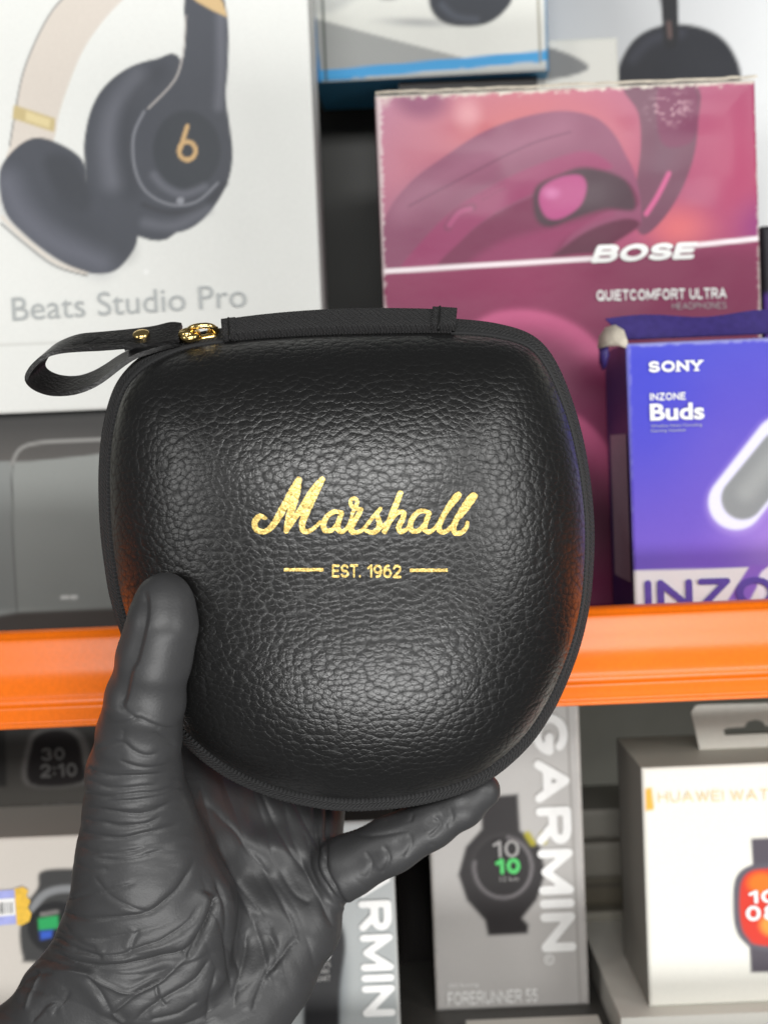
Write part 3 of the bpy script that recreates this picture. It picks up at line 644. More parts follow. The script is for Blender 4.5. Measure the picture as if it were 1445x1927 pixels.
# hang tab with a euro slot
def hang_tab(parent, cx0, y0, x1, y1, Y):
    out = [(cx0-8, y0+14), (cx0, y0+2), (cx0+12, y0), (x1, y0-6), (x1, y1-10), (cx0+8, y1)]
    slot = [(cx0+52, y0+48), (cx0+60, y0+44), (cx0+92, y0+42), (cx0+98, y0+32), (cx0+112, y0+28), (cx0+126, y0+32), (cx0+132, y0+40), (cx0+230, y0+36), (cx0+230, y0+50), (cx0+56, y0+58)]
    bm = bmesh.new(); es = []
    for loop in (out, slot):
        vs_ = [bm.verts.new(P(a, b, Y)-np.array(parent['_b'])) for a, b in loop]
        es += [bm.edges.new((vs_[i], vs_[(i+1) % len(vs_)])) for i in range(len(vs_))]
    bmesh.ops.triangle_fill(bm, use_beauty=True, use_dissolve=False, edges=es)
    r = bmesh.ops.extrude_face_region(bm, geom=bm.faces[:]); bmesh.ops.translate(bm, vec=(0, 0.0012, 0), verts=[v for v in r['geom'] if isinstance(v, bmesh.types.BMVert)])
    bmesh.ops.recalc_face_normals(bm, faces=bm.faces[:])
    me = bpy.data.meshes.new('hang_tab'); bm.to_mesh(me); bm.free(); return link('hang_tab', me, M['whitecard'], parent)
hang_tab(hw, 1308, 1326, 1600, 1412, YH+0.036)
# small cartons far back on the lower shelf
zz = ZL; KS = (P(1130, 1535, 0.80)[2]-ZL)/0.109
for i, (h, d, c) in enumerate(((0.030, 0.0, (150, 146, 134)), (0.026, 0.01, (118, 112, 98)), (0.028, 0.004, (160, 156, 146)), (0.024, 0.012, (172, 169, 160)))):
    lab = ['lowest small carton of the stack behind the cream watch carton', 'second small carton up in the stack behind the cream watch carton', 'third small carton up in the stack behind the cream watch carton', 'topmost small carton with a dark slot, in the stack behind the cream watch carton'][i]
    def pf(q, c=c, i=i):
        p = Paint(q, c)
        if i == 3: p.line([(1108, 1586), (1136, 1584)], (70, 68, 62), 12, 3)
        else: p.line([(1000, 1640+i*30), (1300, 1630+i*30)], (96, 92, 84), 4, 2)
        return p
    carton('small_carton', (1075, 1600), (1290, 1600), (1100, 1500), 0.80+d, 0.06, zz, pf, tuple(int(v*.9) for v in c), M['card'], lab, ztop=zz+h*KS, res=0.002, group=None)
    zz += h*KS+0.0003
carton('white_leaflet_box', (884, 1920), (1150, 1920), (1000, 1914), 0.648, 0.045, ZL, (226, 224, 216), (214, 212, 204), M['card'], 'thin white carton lying flat before the grey watch carton', ztop=P(1000, 1915, 0.693)[2], res=0.01)

# ================================================================== THE HEADPHONE CASE
YS = 0.500                                         # plane of the zip
outer_px = [(415, 618), (500, 607), (600, 599), (700, 596), (800, 597), (870, 601), (930, 608), (985, 623), (1020, 646), (1047, 684), (1072, 742), (1091, 803), (1105, 870), (1114, 940), (1117.5, 1000), (1116, 1060), (1110, 1130), (1095, 1202), (1071, 1272), (1040, 1338), (998, 1400), (940, 1454), (880, 1488), (800, 1512), (720, 1523), (640, 1525), (560, 1513), (500, 1496), (440, 1470), (390, 1438), (345, 1398), (300, 1345), (262, 1280), (226, 1185), (207, 1120), (197, 1060), (190, 1000), (187, 940), (187, 880), (192, 820), (204, 762), (222, 718), (252, 682), (292, 655), (340, 634), (380, 624)]
NO = 480
O = catmull(outer_px, 8, True); O = resample(O, NO, True)
cpx = np.array([655., 1058.])
# roll start index so that it begins at the angle -pi (left)
Ow = P(O[:, 0], O[:, 1], YS)
cw = P(cpx[0], cpx[1], YS)
# inner outline, where the leather shell starts
dirp = (O-cpx)/np.linalg.norm(O-cpx, axis=1)[:, None]
ang = np.arctan2(-(dirp[:, 1]), dirp[:, 0])        # photo angle, up = +
top_w = np.exp(-((ang-math.pi/2)/0.75)**2); bot_w = np.exp(-((ang+math.pi/2)/0.9)**2); lef_w = np.exp(-((np.abs(ang)-math.pi)/0.6)**2)
inset = 17+17*top_w+8*bot_w+5*lef_w
tang = np.roll(O, -2, 0)-np.roll(O, 2, 0); tang /= np.linalg.norm(tang, axis=1)[:, None]
nin = np.stack([-tang[:, 1], tang[:, 0]], 1); nin *= np.sign(((cpx-O)*nin).sum(1))[:, None]
BH = 0.009                                         # half width of the zip band
I = O+nin*inset[:, None]
Iw = P(I[:, 0], I[:, 1], YS-BH)
cI = P(cpx[0], cpx[1], YS-BH)
H_D, P_D, Q_D = 0.043, 2.7, 1.75
def hgt(s, H=H_D): return H*np.power(np.clip(1-np.power(np.clip(s, 0, 1), P_D), 0, 1), 1/Q_D)
thw = np.arctan2(Iw[:, 2]-cI[2], Iw[:, 0]-cI[0]); rw = np.hypot(Iw[:, 2]-cI[2], Iw[:, 0]-cI[0])
so = np.argsort(thw); TH = np.r_[thw[so]-2*math.pi, thw[so], thw[so]+2*math.pi]; RW = np.tile(rw[so], 3)
tho = np.arctan2(Ow[:, 2]-cI[2], Ow[:, 0]-cI[0]); ro = np.hypot(Ow[:, 2]-cI[2], Ow[:, 0]-cI[0])
so2 = np.argsort(tho); THO = np.r_[tho[so2]-2*math.pi, tho[so2], tho[so2]+2*math.pi]; RO = np.tile(ro[so2], 3)
RBAR, RA = 0.080, 1.3
def radial(x, z): 
    th = np.arctan2(z-cI[2], x-cI[0]); r = np.hypot(z-cI[2], x-cI[0])
    R = np.interp(th, TH, RW); s = r/R
    for _ in range(9):                              # contour lines grow rounder towards the middle
        s = np.clip(s-(s*(RBAR+(R-RBAR)*s**RA)-r)/(RBAR+(R-RBAR)*(1+RA)*np.maximum(s, 1e-6)**RA), 0, 3)
    s = np.where(r > R, r/R, s)
    return s, r/np.interp(th, THO, RO), r
def dome_y(x, z): return YS-BH-hgt(radial(x, z)[0])

# leather: pebbled grain from cells laid out by arc length over the shell
def leather(name, foil=False):
    m, nt, b = nodes(name)
    uv = N(nt, 'ShaderNodeUVMap', uv_map='UVMap')
    n0 = N(nt, 'ShaderNodeTexNoise', Scale=140.0, Detail=3.0); nt.links.new(uv.outputs[0], n0.inputs['Vector'])
    sub = N(nt, 'ShaderNodeVectorMath', operation='SUBTRACT'); sub.inputs[1].default_value = (0.5, 0.5, 0.5); nt.links.new(n0.outputs['Color'], sub.inputs[0])
    sc = N(nt, 'ShaderNodeVectorMath', operation='SCALE'); sc.inputs['Scale'].default_value = 0.0030; nt.links.new(sub.outputs[0], sc.inputs[0])
    ad = N(nt, 'ShaderNodeVectorMath', operation='ADD'); nt.links.new(uv.outputs[0], ad.inputs[0]); nt.links.new(sc.outputs[0], ad.inputs[1])
    mp = N(nt, 'ShaderNodeMapping'); mp.inputs['Scale'].default_value = (0.88, 1.12, 1); nt.links.new(ad.outputs[0], mp.inputs['Vector'])
    def vor(scale, lo, hi):
        v = N(nt, 'ShaderNodeTexVoronoi', voronoi_dimensions='2D', feature='DISTANCE_TO_EDGE', Scale=scale); nt.links.new(mp.outputs[0], v.inputs['Vector'])
        r = N(nt, 'ShaderNodeMapRange', interpolation_type='SMOOTHERSTEP'); r.inputs['From Min'].default_value = lo; r.inputs['From Max'].default_value = hi
        nt.links.new(v.outputs['Distance'], r.inputs['Value']); return r.outputs['Result']
    def pebble(scale):
        v = N(nt, 'ShaderNodeTexVoronoi', voronoi_dimensions='2D', feature='F1', Scale=scale); nt.links.new(mp.outputs[0], v.inputs['Vector'])
        q = N(nt, 'ShaderNodeMath', operation='POWER'); nt.links.new(v.outputs['Distance'], q.inputs[0]); q.inputs[1].default_value = 2.2
        q2 = N(nt, 'ShaderNodeMath', operation='MULTIPLY_ADD', use_clamp=True); nt.links.new(q.outputs[0], q2.inputs[0]); q2.inputs[1].default_value = -1.5; q2.inputs[2].default_value = 1.0
        return q2.outputs[0]
    a = pebble(430.0); e_ = vor(430.0, 0.0, 0.10); c = vor(170.0, 0.0, 0.16); f = vor(800.0, 0.0, 0.25)
    n1 = N(nt, 'ShaderNodeTexNoise', Scale=2600.0, Detail=4.0); nt.links.new(uv.outputs[0], n1.inputs['Vector'])
    def madd(x, k, y=None):
        q = N(nt, 'ShaderNodeMath', operation='MULTIPLY_ADD'); nt.links.new(x, q.inputs[0]); q.inputs[1].default_value = k
        if y is None: q.inputs[2].default_value = 0
        else: nt.links.new(y, q.inputs[2])
        return q.outputs[0]
    h = madd(a, 1.0); h = madd(e_, 0.14, h); h = madd(c, 0.12, h); h = madd(f, 0.14, h); h = madd(n1.outputs['Fac'], 0.09, h)
    bp = N(nt, 'ShaderNodeBump', Strength=0.56 if not foil else 0.6, Distance=0.00026); nt.links.new(h, bp.inputs['Height'])
    nt.links.new(bp.outputs['Normal'], b.inputs['Normal'])
    if not foil:
        r = N(nt, 'ShaderNodeValToRGB'); r.color_ramp.elements[0].color = (0.0022, 0.0022, 0.0022, 1); r.color_ramp.elements[1].color = (0.0065, 0.0063, 0.0062, 1)
        r.color_ramp.elements[0].position = 0.1; r.color_ramp.elements[1].position = 0.7
        nt.links.new(a, r.inputs['Fac']); nt.links.new(r.outputs['Color'], b.inputs['Base Color'])
        rr = N(nt, 'ShaderNodeMapRange'); rr.inputs['To Min'].default_value = 0.46; rr.inputs['To Max'].default_value = 0.31
        nt.links.new(a, rr.inputs['Value']); nt.links.new(rr.outputs['Result'], b.inputs['Roughness'])
        b.inputs['Specular IOR Level'].default_value = 0.78
    else:
        n2 = N(nt, 'ShaderNodeTexNoise', Scale=1500.0, Detail=6.0, Roughness=0.75); nt.links.new(uv.outputs[0], n2.inputs['Vector'])
        r = N(nt, 'ShaderNodeValToRGB'); e = r.color_ramp.elements
        e[0].position = 0.36; e[0].color = (0.10, 0.055, 0.010, 1); e[1].position = 0.62; e[1].color = (0.95, 0.76, 0.30, 1)
        q = e.new(0.45); q.color = (0.74, 0.50, 0.13, 1)
        nt.links.new(n2.outputs['Fac'], r.inputs['Fac']); nt.links.new(r.outputs['Color'], b.inputs['Base Color'])
        b.inputs['Metallic'].default_value = 0.5; b.inputs['Roughness'].default_value = 0.36
    return m
M['leather'] = leather('black_pebbled_leather'); M['foil'] = leather('gold_foil', True)
def fabric(name, rgb, kind):
    m, nt, b = nodes(name); uv = N(nt, 'ShaderNodeUVMap', uv_map='UVMap')
    sp = N(nt, 'ShaderNodeSeparateXYZ'); nt.links.new(uv.outputs[0], sp.inputs[0])
    def math_(op, a, k):
        q = N(nt, 'ShaderNodeMath', operation=op); nt.links.new(a, q.inputs[0])
        if isinstance(k, (int, float)): q.inputs[1].default_value = k
        else: nt.links.new(k, q.inputs[1])
        return q.outputs[0]
    u, v = sp.outputs[0], sp.outputs[1]
    if kind == 'weave':       # coarse basket weave
        a = math_('SINE', math_('MULTIPLY', u, 2*math.pi/0.0011), 0); c = math_('SINE', math_('MULTIPLY', v, 2*math.pi/0.0011), 0)
        h = math_('MULTIPLY', a, c)
        t = math_('SINE', math_('MULTIPLY', math_('ADD', u, v), 2*math.pi/0.0019), 0); h = math_('ADD', h, math_('MULTIPLY', t, 0.5))
    else:                      # herringbone zip tape with coil teeth in the middle
        av = math_('ABSOLUTE', v, 0); t = math_('ADD', u, math_('MULTIPLY', av, 1.1))
        h = math_('SINE', math_('MULTIPLY', t, 2*math.pi/0.0016), 0)
        g = math_('SINE', math_('MULTIPLY', v, 2*math.pi/0.0013), 0); h = math_('ADD', h, math_('MULTIPLY', g, 0.5))
    no = N(nt, 'ShaderNodeTexNoise', Scale=2200.0, Detail=4.0); nt.links.new(uv.outputs[0], no.inputs['Vector'])
    h = math_('ADD', h, math_('MULTIPLY', no.outputs['Fac'], 1.6))
    bp = N(nt, 'ShaderNodeBump', Strength=1.0, Distance=0.00045); nt.links.new(h, bp.inputs['Height']); nt.links.new(bp.outputs['Normal'], b.inputs['Normal'])
    c = lin(rgb); r = N(nt, 'ShaderNodeMapRange'); r.inputs['From Min'].default_value = -1.2; r.inputs['From Max'].default_value = 2.2; nt.links.new(h, r.inputs['Value'])
    mx = N(nt, 'ShaderNodeMix', data_type='RGBA'); mx.inputs[6].default_value = (*(c*0.25), 1); mx.inputs[7].default_value = (*(c*2.4), 1)
    nt.links.new(r.outputs['Result'], mx.inputs[0]); nt.links.new(mx.outputs[2], b.inputs['Base Color'])
    b.inputs['Roughness'].default_value = 0.75; b.inputs['Sheen Weight'].default_value = 0.06; return m
M['tape'] = fabric('black_zip_tape', (30, 30, 31), 'tape'); M['weave'] = fabric('black_woven_fabric', (27, 26, 27), 'weave')
M['strap'] = flat_mat('black_smooth_leather', (22, 21, 21), 0.36, noise=0.15, bump=0.5, scale=900)
M['brass'] = flat_mat('polished_gold_metal', (244, 212, 140), 0.2, metal=1.0, noise=0.02)

bz = P(655, 1525, YS)[2]
case_base = (float(cw[0]), YS, float(bz))
case = bpy.data.objects.new('headphone_case', None); C.objects.link(case); case.location = case_base; case.empty_display_size = 0.02
tag(case, 'black pebbled leather headphone case with gold script lettering, held in the gloved hand', 'case'); case['_b'] = case_base

def shell(name, sgn):
    K = 110; k = np.linspace(0, 1, K)
    phi = k*math.pi/2
    s = np.power(np.cos(phi), 2/P_D*0.9); s[-1] = 0; s[0] = 1
    V = []; UV = []
    arc = None; prev = None
    for j in range(K):
        h = hgt(np.array([s[j]]))[0]
        rj = s[j]*(RBAR+(rw-RBAR)*s[j]**RA)/rw; x = cI[0]+(Iw[:, 0]-cI[0])*rj; z = cI[2]+(Iw[:, 2]-cI[2])*rj
        y = np.full(NO, YS-sgn*(BH+h)) if sgn > 0 else np.full(NO, YS+BH+h*0.95)
        V.append(np.stack([x, y, z], 1))
    V = np.array(V)                                # K x NO x 3
    # arc length from the apex outwards gives an almost undistorted layout of the grain
    d = np.linalg.norm(np.diff(V[::-1], axis=0), axis=2); L = np.vstack([np.zeros(NO), np.cumsum(d, 0)])[::-1]
    dx = Iw[:, 0]-cI[0]; dz = Iw[:, 2]-cI[2]; r = np.hypot(dx, dz)
    L = L*0.55+0.45*s[:, None]*(RBAR+(r-RBAR)*s[:, None]**RA)
    U = np.stack([L*dx/r, L*dz/r], -1)
    idx = np.arange(K*NO).reshape(K, NO); Fc = []
    a = idx[:-1]; b_ = np.roll(idx, -1, 1)[:-1]; c_ = np.roll(idx, -1, 1)[1:]; d_ = idx[1:]
    Fc = np.stack([a, b_, c_, d_], -1).reshape(-1, 4)
    # orientation: outer normal away from the case centre
    v = V.reshape(-1, 3); f = Fc[NO*5]; n = np.cross(v[f[1]]-v[f[0]], v[f[2]]-v[f[0]])
    if n @ (v[f[0]]-cw) < 0: Fc = Fc[:, ::-1]
    return mesh(name, v, Fc.tolist(), M['leather'], case, base=case_base, smooth=True, uv=U.reshape(-1, 2))
shell('front_shell', 1); shell('back_shell', -1)
# zip band round the equator
arcl = np.r_[0, np.cumsum(np.linalg.norm(np.diff(Ow, axis=0), axis=1))]
def band(name, i0, i1, closed, prof, mat, lift=0.0, ends=False):
    """prof: list of (fraction from inner to outer outline, depth offset, extra outward)"""
    ids = np.arange(NO) if closed else np.arange(i0, i1+1)
    Vs = []; UV = []
    nrm = Ow-np.roll(Iw+np.array([0, BH, 0]), 0, 0); nrm[:, 1] = 0; nrm /= np.linalg.norm(nrm, axis=1)[:, None]
    Ib = cw+(Iw-cI); Ib[:, 1] = YS
    vv = 0; last = None
    for (f, dy, ex) in prof:
        p = Ib*(1-f)+Ow*f+nrm*(ex+lift); p[:, 1] = YS+dy
        Vs.append(p[ids % NO]); 
        if last is not None: vv += np.hypot(np.linalg.norm((Ow-Ib)[0])*(f-last[0]), dy-last[1])
        last = (f, dy); UV.append(np.stack([arcl[ids % NO], np.full(len(ids), dy)], 1))
    n = len(ids); k = len(prof); Fc = []
    for j in range(k-1):
        for i in range(n if closed else n-1):
            i2 = (i+1) % n; Fc.append((j*n+i, j*n+i2, (j+1)*n+i2, (j+1)*n+i))
    V = np.vstack(Vs); f0 = Fc[len(Fc)//2]; nn = np.cross(V[f0[1]]-V[f0[0]], V[f0[2]]-V[f0[0]])
    if nn @ (V[f0[0]]-cw) < 0: Fc = [t[::-1] for t in Fc]
    if ends: Fc += [tuple(j*n for j in range(k)), tuple(j*n+n-1 for j in range(k))[::-1]]
    return mesh(name, V, Fc, mat, case, base=case_base, smooth=True, uv=np.vstack(UV))
bp_ = [(0.0, -BH-0.0015, -0.001), (0.10, -BH-0.0016, 0), (0.22, -BH-0.0008, 0), (0.28, -BH+0.0008, 0), (0.38, -BH+0.0016, 0), (0.62, -BH*0.68, 0), (0.85, -BH*0.4, 0), (0.93, -BH*0.22, 0), (0.90, -0.0012, 0), (1.0, -0.0009, 0), (1.0, 0.0009, 0), (0.90, 0.0012, 0)]
bp_ += [(f, -d, e) for f, d, e in bp_[::-1][4:]]
band('zip_band', 0, 0, True, bp_, M['tape'])
# woven cover over the end of the zip, top edge: from x 415 to 855 in the photo
def nearest(px, py): return int(np.argmin(np.hypot(O[:, 0]-px, O[:, 1]-py)))
ia, ib = nearest(424, 617), nearest(852, 600)
if ib < ia: ib += NO
fb = [(0.06, -BH-0.0022, 0.0), (0.10, -BH-0.0026, 0.0004), (0.25, -BH-0.0014, 0.0016), (0.5, -BH*0.72, 0.0022), (0.8, -BH*0.4, 0.0024), (1.0, -BH*0.12, 0.0026), (1.02, 0, 0.0026)]
fb += [(f, -d, e) for f, d, e in fb[::-1][1:]]
cov = band('woven_zip_cover', ia, ib, False, fb, M['weave'], 0.0004, True)
# folded hem at both ends of the cover and its stitching
for j, (a_, b_) in enumerate(((ib-6, ib+1), (ia, ia+4))):
    hm = band('cover_hem', a_, b_, False, [(f, d*1.03, e+(0.0007 if j == 0 else 0.0001)) for f, d, e in fb], M['weave'], 0.0006, True)
M['thread'] = flat_mat('black_thread', (12, 12, 12), 0.6)
def tube(name, pts, r, mat, parent, closed=False, seg=8, base=None):
    p = np.asarray(pts, float); n = len(p); V = []; Fc = []
    tg = (np.roll(p, -1, 0)-np.roll(p, 1, 0)) if closed else np.gradient(p, axis=0)
    tg /= np.linalg.norm(tg, axis=1)[:, None]; up = np.array([0.13, 0.9, 0.42])
    rr = np.full(n, r) if np.ndim(r) == 0 else np.asarray(r)
    for i in range(n):
        a = np.cross(tg[i], up); a /= np.linalg.norm(a); b = np.cross(tg[i], a)
        V += [p[i]+rr[i]*(math.cos(t)*a+math.sin(t)*b) for t in np.linspace(0, 2*math.pi, seg, endpoint=False)]
    for i in range(n if closed else n-1):
        i2 = (i+1) % n
        for j in range(seg): Fc.append((i*seg+j, i*seg+(j+1) % seg, i2*seg+(j+1) % seg, i2*seg+j))
    if not closed: Fc += [tuple(range(seg))[::-1], tuple((n-1)*seg+j for j in range(seg))]
    return mesh(name, V, Fc, mat, parent, base=base if base is not None else parent['_b'], smooth=True)
nrm_o = Ow-(cw+(Iw-cI)); nrm_o[:, 1] = 0; nrm_o /= np.linalg.norm(nrm_o, axis=1)[:, None]; Ib_ = cw+(Iw-cI)
for ii, ex0 in ((ib-4, 0.0014), (ia+2, 0.0006)):
    sp_ = [Ib_[ii % NO]*(1-f)+Ow[ii % NO]*f+nrm_o[ii % NO]*(e+ex0)+np.array([0, d*1.03-(Ib_*(1-f)+Ow*f)[ii % NO][1]+YS, 0]) for f, d, e in fb]
    tube('stitching', sp_, 0.0004, M['thread'], case, seg=6)
# piping where the leather meets the zip tape
tube('piping', np.stack([Iw[:, 0]+(Ow[:, 0]-Iw[:, 0])*0.06, np.full(NO, YS-BH-0.0004), Iw[:, 2]+(Ow[:, 2]-Iw[:, 2])*0.06], 1), 0.0011, M['tape'], case, True, 6)

# ---- gold lettering on the front shell
def on_dome(px, py, off):
    y = np.full(len(px), YS-BH-H_D)
    for _ in range(12):
        w_ = P(px, py, y); y = dome_y(w_[:, 0], w_[:, 2])
    w_ = P(px, py, y); w_[:, 1] -= off; return w_
Z8 = lambda a: np.array([(400+u/2.491, 860+v/2.491) for u, v in a])
strokes = [  # (centre line in enlarged pixels, widths)
 ([(248, 287), (228, 277), (205, 292), (198, 322), (215, 346), (248, 348), (282, 322), (318, 266), (352, 204), (382, 146), (405, 105)], [17, 24, 28, 28, 26, 25, 28, 34, 36, 34, 26]),
 ([(405, 105), (396, 160), (376, 230), (358, 290), (346, 346)], [26, 32, 36, 32, 26]),
 ([(346, 346), (384, 290), (424, 230), (470, 160), (514, 104)], [20, 24, 30, 34, 26]),
 ([(514, 104), (478, 175), (448, 240), (424, 300), (422, 335), (440, 350), (470, 338), (505, 305)], [26, 34, 34, 30, 27, 24, 18, 16]),
 ([(603, 262), (572, 256), (540, 276), (521, 310), (526, 342), (556, 344), (586, 312), (604, 270)], [18, 22, 24, 26, 24, 22, 20, 20]),
 ([(606, 262), (590, 305), (588, 336), (606, 350), (630, 332), (648, 296), (656, 262)], [20, 24, 25, 22, 18, 16, 15]),
 ([(656, 262), (672, 232), (678, 208), (664, 193), (648, 204), (650, 226), (668, 240), (698, 246)], [16, 18, 18, 17, 17, 17, 18, 20]),
 ([(696, 248), (672, 290), (650, 330), (654, 350), (682, 352), (712, 332), (750, 284), (786, 242)], [20, 25, 26, 24, 20, 17, 17, 18]),
 ([(786, 242), (770, 272), (782, 306), (776, 338), (750, 354), (722, 346)], [18, 22, 25, 25, 22, 18]),
 ([(880, 170), (860, 220), (836, 280), (806, 350)], [25, 27, 26, 24]),
 ([(770, 344), (800, 322), (838, 285)], [18, 16, 15]),
 ([(812, 336), (840, 290), (874, 258), (896, 262), (890, 292), (872, 330), (882, 350), (908, 340), (932, 312)], [18, 18, 20, 22, 24, 25, 23, 18, 15]),
 ([(1014, 260), (980, 252), (948, 272), (928, 310), (932, 342), (962, 346), (994, 314), (1014, 270)], [18, 22, 24, 26, 24, 22, 20, 20]),
 ([(1016, 262), (1000, 304), (994, 336), (1010, 352), (1036, 338), (1070, 296), (1110, 240), (1150, 190), (1158, 176), (1142, 178), (1108, 228), (1076, 286), (1060, 328), (1072, 352), (1098, 346), (1130, 312)], [20, 24, 25, 22, 18, 17, 18, 20, 18, 20, 24, 26, 26, 24, 20, 17]),
 ([(1130, 312), (1180, 256), (1218, 204), (1232, 182), (1214, 180), (1180, 228), (1146, 286), (1128, 330), (1138, 356), (1166, 354), (1188, 330), (1194, 306)], [17, 19, 22, 20, 22, 26, 27, 27, 25, 23, 20, 15])]
def stroke_sd(segs, scale=1.0):
    pre = []
    for pts, wd in segs:
        c = catmull(np.c_[np.array(pts, float), np.array(wd, float)], 4); pre.append(c)
    def sd(q):
        out = np.full(len(q), 1e9)
        for c in pre:
            for i in range(len(c)-1):
                d, t = seg_dist(q, c[i, :2], c[i+1, :2]); out = np.minimum(out, d-(c[i, 2]*(1-t)+c[i+1, 2]*t)/2*scale)
        return out
    return sd
sd_logo = stroke_sd(strokes)
lv, lf = sheet_from_sdf(lambda q: sd_logo(q)+1.6*vnoise(q[:, 0]*0.14, q[:, 1]*0.14, 2)*1.0, 175, 1265, 80, 380, 2.6)
def dome_uv(wp):
    x = wp[:, 0]-cI[0]; z = wp[:, 2]-cI[2]; s, _, r = radial(wp[:, 0], wp[:, 2]); return np.stack([x, z], 1)*1.02
pxs = Z8(lv); wp = on_dome(pxs[:, 0], pxs[:, 1], 0.00022)
mesh('script_lettering', wp, [f[::-1] for f in lf], M['foil'], case, base=case_base, smooth=True, uv=dome_uv(wp))
def dome_text(s, q, bold, name):
    uv, Fc = stroke_geo(s, 0.19, 0.11, 0, 0.05); Fc = Fc; p = quad_map(uv, q); wq = on_dome(p[:, 0], p[:, 1], 0.00025)
    return mesh(name, wq, Fc, M['foil'], case, base=case_base, uv=dome_uv(wq))
dome_text('EST.', [(625, 1062), (679, 1061.5), (679, 1087), (625, 1087)], 0.03, 'lettering')
dome_text('1962', [(691, 1062), (755, 1062.5), (755, 1088), (691, 1087)], 0.03, 'lettering')
for x0, x1, yy in ((534.5, 609, 1072), (771, 842, 1073)):
    xs = np.linspace(x0, x1, 40); a = 3.0+0.5*vnoise(xs*0.4, xs*0, 4)
    q = np.r_[np.c_[xs, yy-a], np.c_[xs, yy+a+0.3*vnoise(xs*0.5, xs*0, 9)]]; wq = on_dome(q[:, 0], q[:, 1], 0.00025)
    mesh('gold_rule', wq, [(i, 40+i, 41+i, i+1) for i in range(39)], M['foil'], case, base=case_base, uv=dome_uv(wq))

# ---- zip puller with leather loop
near = [(338, 640), (300, 647), (268, 650), (235, 653), (191, 656.5), (149, 658.5), (112, 662), (86, 670), (64, 688), (52, 706), (52, 719), (66, 731.5), (89, 740), (113, 742), (143, 738.5), (173, 727.5), (197, 713), (232, 686), (256, 671), (282, 662), (310, 654), (338, 647)]
far = [(343, 611), (322, 609.5), (290, 617), (244, 623), (191, 628), (152, 632), (121, 643), (100, 656), (88, 671), (84, 687), (90, 698), (107, 707), (128, 711), (148, 710.5), (163, 707), (181, 700), (202, 688), (226, 672), (250, 660), (280, 652), (312, 646), (340, 640)]
nA = resample(catmull(near, 8), 120); fA = resample(catmull(far, 8), 120)
tt = np.linspace(0, 1, 120); yd = 0.0035*np.sin(np.pi*tt)+0.0016*sstep(0.75, 1.0, tt)
Nw = P(nA[:, 0], nA[:, 1], YS-0.010+yd); Fw = P(fA[:, 0], fA[:, 1], YS-0.0005+yd)
tg = np.gradient(Nw, axis=0); nn = np.cross(tg, Fw-Nw); nn /= np.linalg.norm(nn, axis=1)[:, None]
K = 7; V = []; th = 0.00085
for k in range(K):
    V.append(Nw*(1-k/(K-1))+Fw*k/(K-1)+nn*th)
for k in range(K): V.append(Nw*k/(K-1)+Fw*(1-k/(K-1))-nn*th)
V = np.array(V); idx = np.arange(2*K*120).reshape(2*K, 120); Fc = []
for k in range(2*K):
    for i in range(119): Fc.append((idx[k, i], idx[k, i+1], idx[(k+1) % (2*K), i+1], idx[(k+1) % (2*K), i]))
Fc += [tuple(idx[:, 0])[::-1], tuple(idx[:, -1])]
pull = mesh('strap', V.reshape(-1, 3), Fc, M['strap'], case, base=case_base, smooth=True); pull['_b'] = case_base
es = pull.modifiers.new('edge', 'EDGE_SPLIT'); es.split_angle = math.radians(50)
# keeper fold under the rivet
kp = np.array([P(x, y, YS-0.0045) for x, y in ((236, 661), (262, 651), (300, 642), (330, 634), (348, 628))])
strip('keeper_fold', kp, (0, 0.006, 0.0012), 0.0014, M['strap'], case)
# embossed script on the strap
sv, sf = sheet_from_sdf(sd_logo, 175, 1265, 80, 380, 12)
u = (sv[:, 0]-175)/1090; v = (sv[:, 1]-80)/300
tpos = 0.335-0.235*u; ip = np.interp
def on_strap(t, f):
    i = t*119; i0 = np.clip(np.floor(i).astype(int), 0, 118); a = (i-i0)[:, None]
    A = Nw[i0]*(1-a)+Nw[i0+1]*a; B = Fw[i0]*(1-a)+Fw[i0+1]*a; n_ = nn[i0]
    s_ = np.sign(n_[:, 2:3]); return A*(1-f[:, None])+B*f[:, None]+n_*s_*(th+0.0002)
mesh('embossed_lettering', on_strap(tpos, 0.22+0.55*(1-v)), sf, M['ink_black'], case, base=case_base)
def lathe(name, prof, origin, axis, mat, parent, seg=24):
    ax = np.asarray(axis, float); ax /= np.linalg.norm(ax); a = np.cross(ax, [0.3, 0.2, 0.9]); a /= np.linalg.norm(a); b = np.cross(ax, a); V = []; Fc = []
    for r, h in prof: V += [np.asarray(origin)+ax*h+r*(math.cos(t)*a+math.sin(t)*b) for t in np.linspace(0, 2*math.pi, seg, endpoint=False)]
    for i in range(len(prof)-1):
        for j in range(seg): Fc.append((i*seg+j, i*seg+(j+1) % seg, (i+1)*seg+(j+1) % seg, (i+1)*seg+j))
    Fc.append(tuple((len(prof)-1)*seg+j for j in range(seg))); return mesh(name, V, Fc, mat, parent, base=parent['_b'], smooth=True)
ri = 22; rc = (Nw[ri]+Fw[ri])/2; ax = nn[ri]*np.sign(nn[ri][2])
rc = on_strap(np.array([0.125]), np.array([0.55]))[0]
lathe('rivet', [(0.0031, -0.0004), (0.0031, 0.0002), (0.0026, 0.0008), (0.0016, 0.0011), (0.0004, 0.0012)], rc, ax, M['brass'], case)
def ell(cx, cy, rx, ry, rot, Y0, tilt, n=36):
    t = np.linspace(0, 2*math.pi, n, endpoint=False); c, s_ = math.cos(rot), math.sin(rot)
    x = rx*np.cos(t); y = ry*np.sin(t); x = np.sign(np.cos(t))*rx*np.abs(np.cos(t))**0.75
    return P(cx+x*c-y*s_, cy+x*s_+y*c, YS+Y0+tilt*np.sin(t))
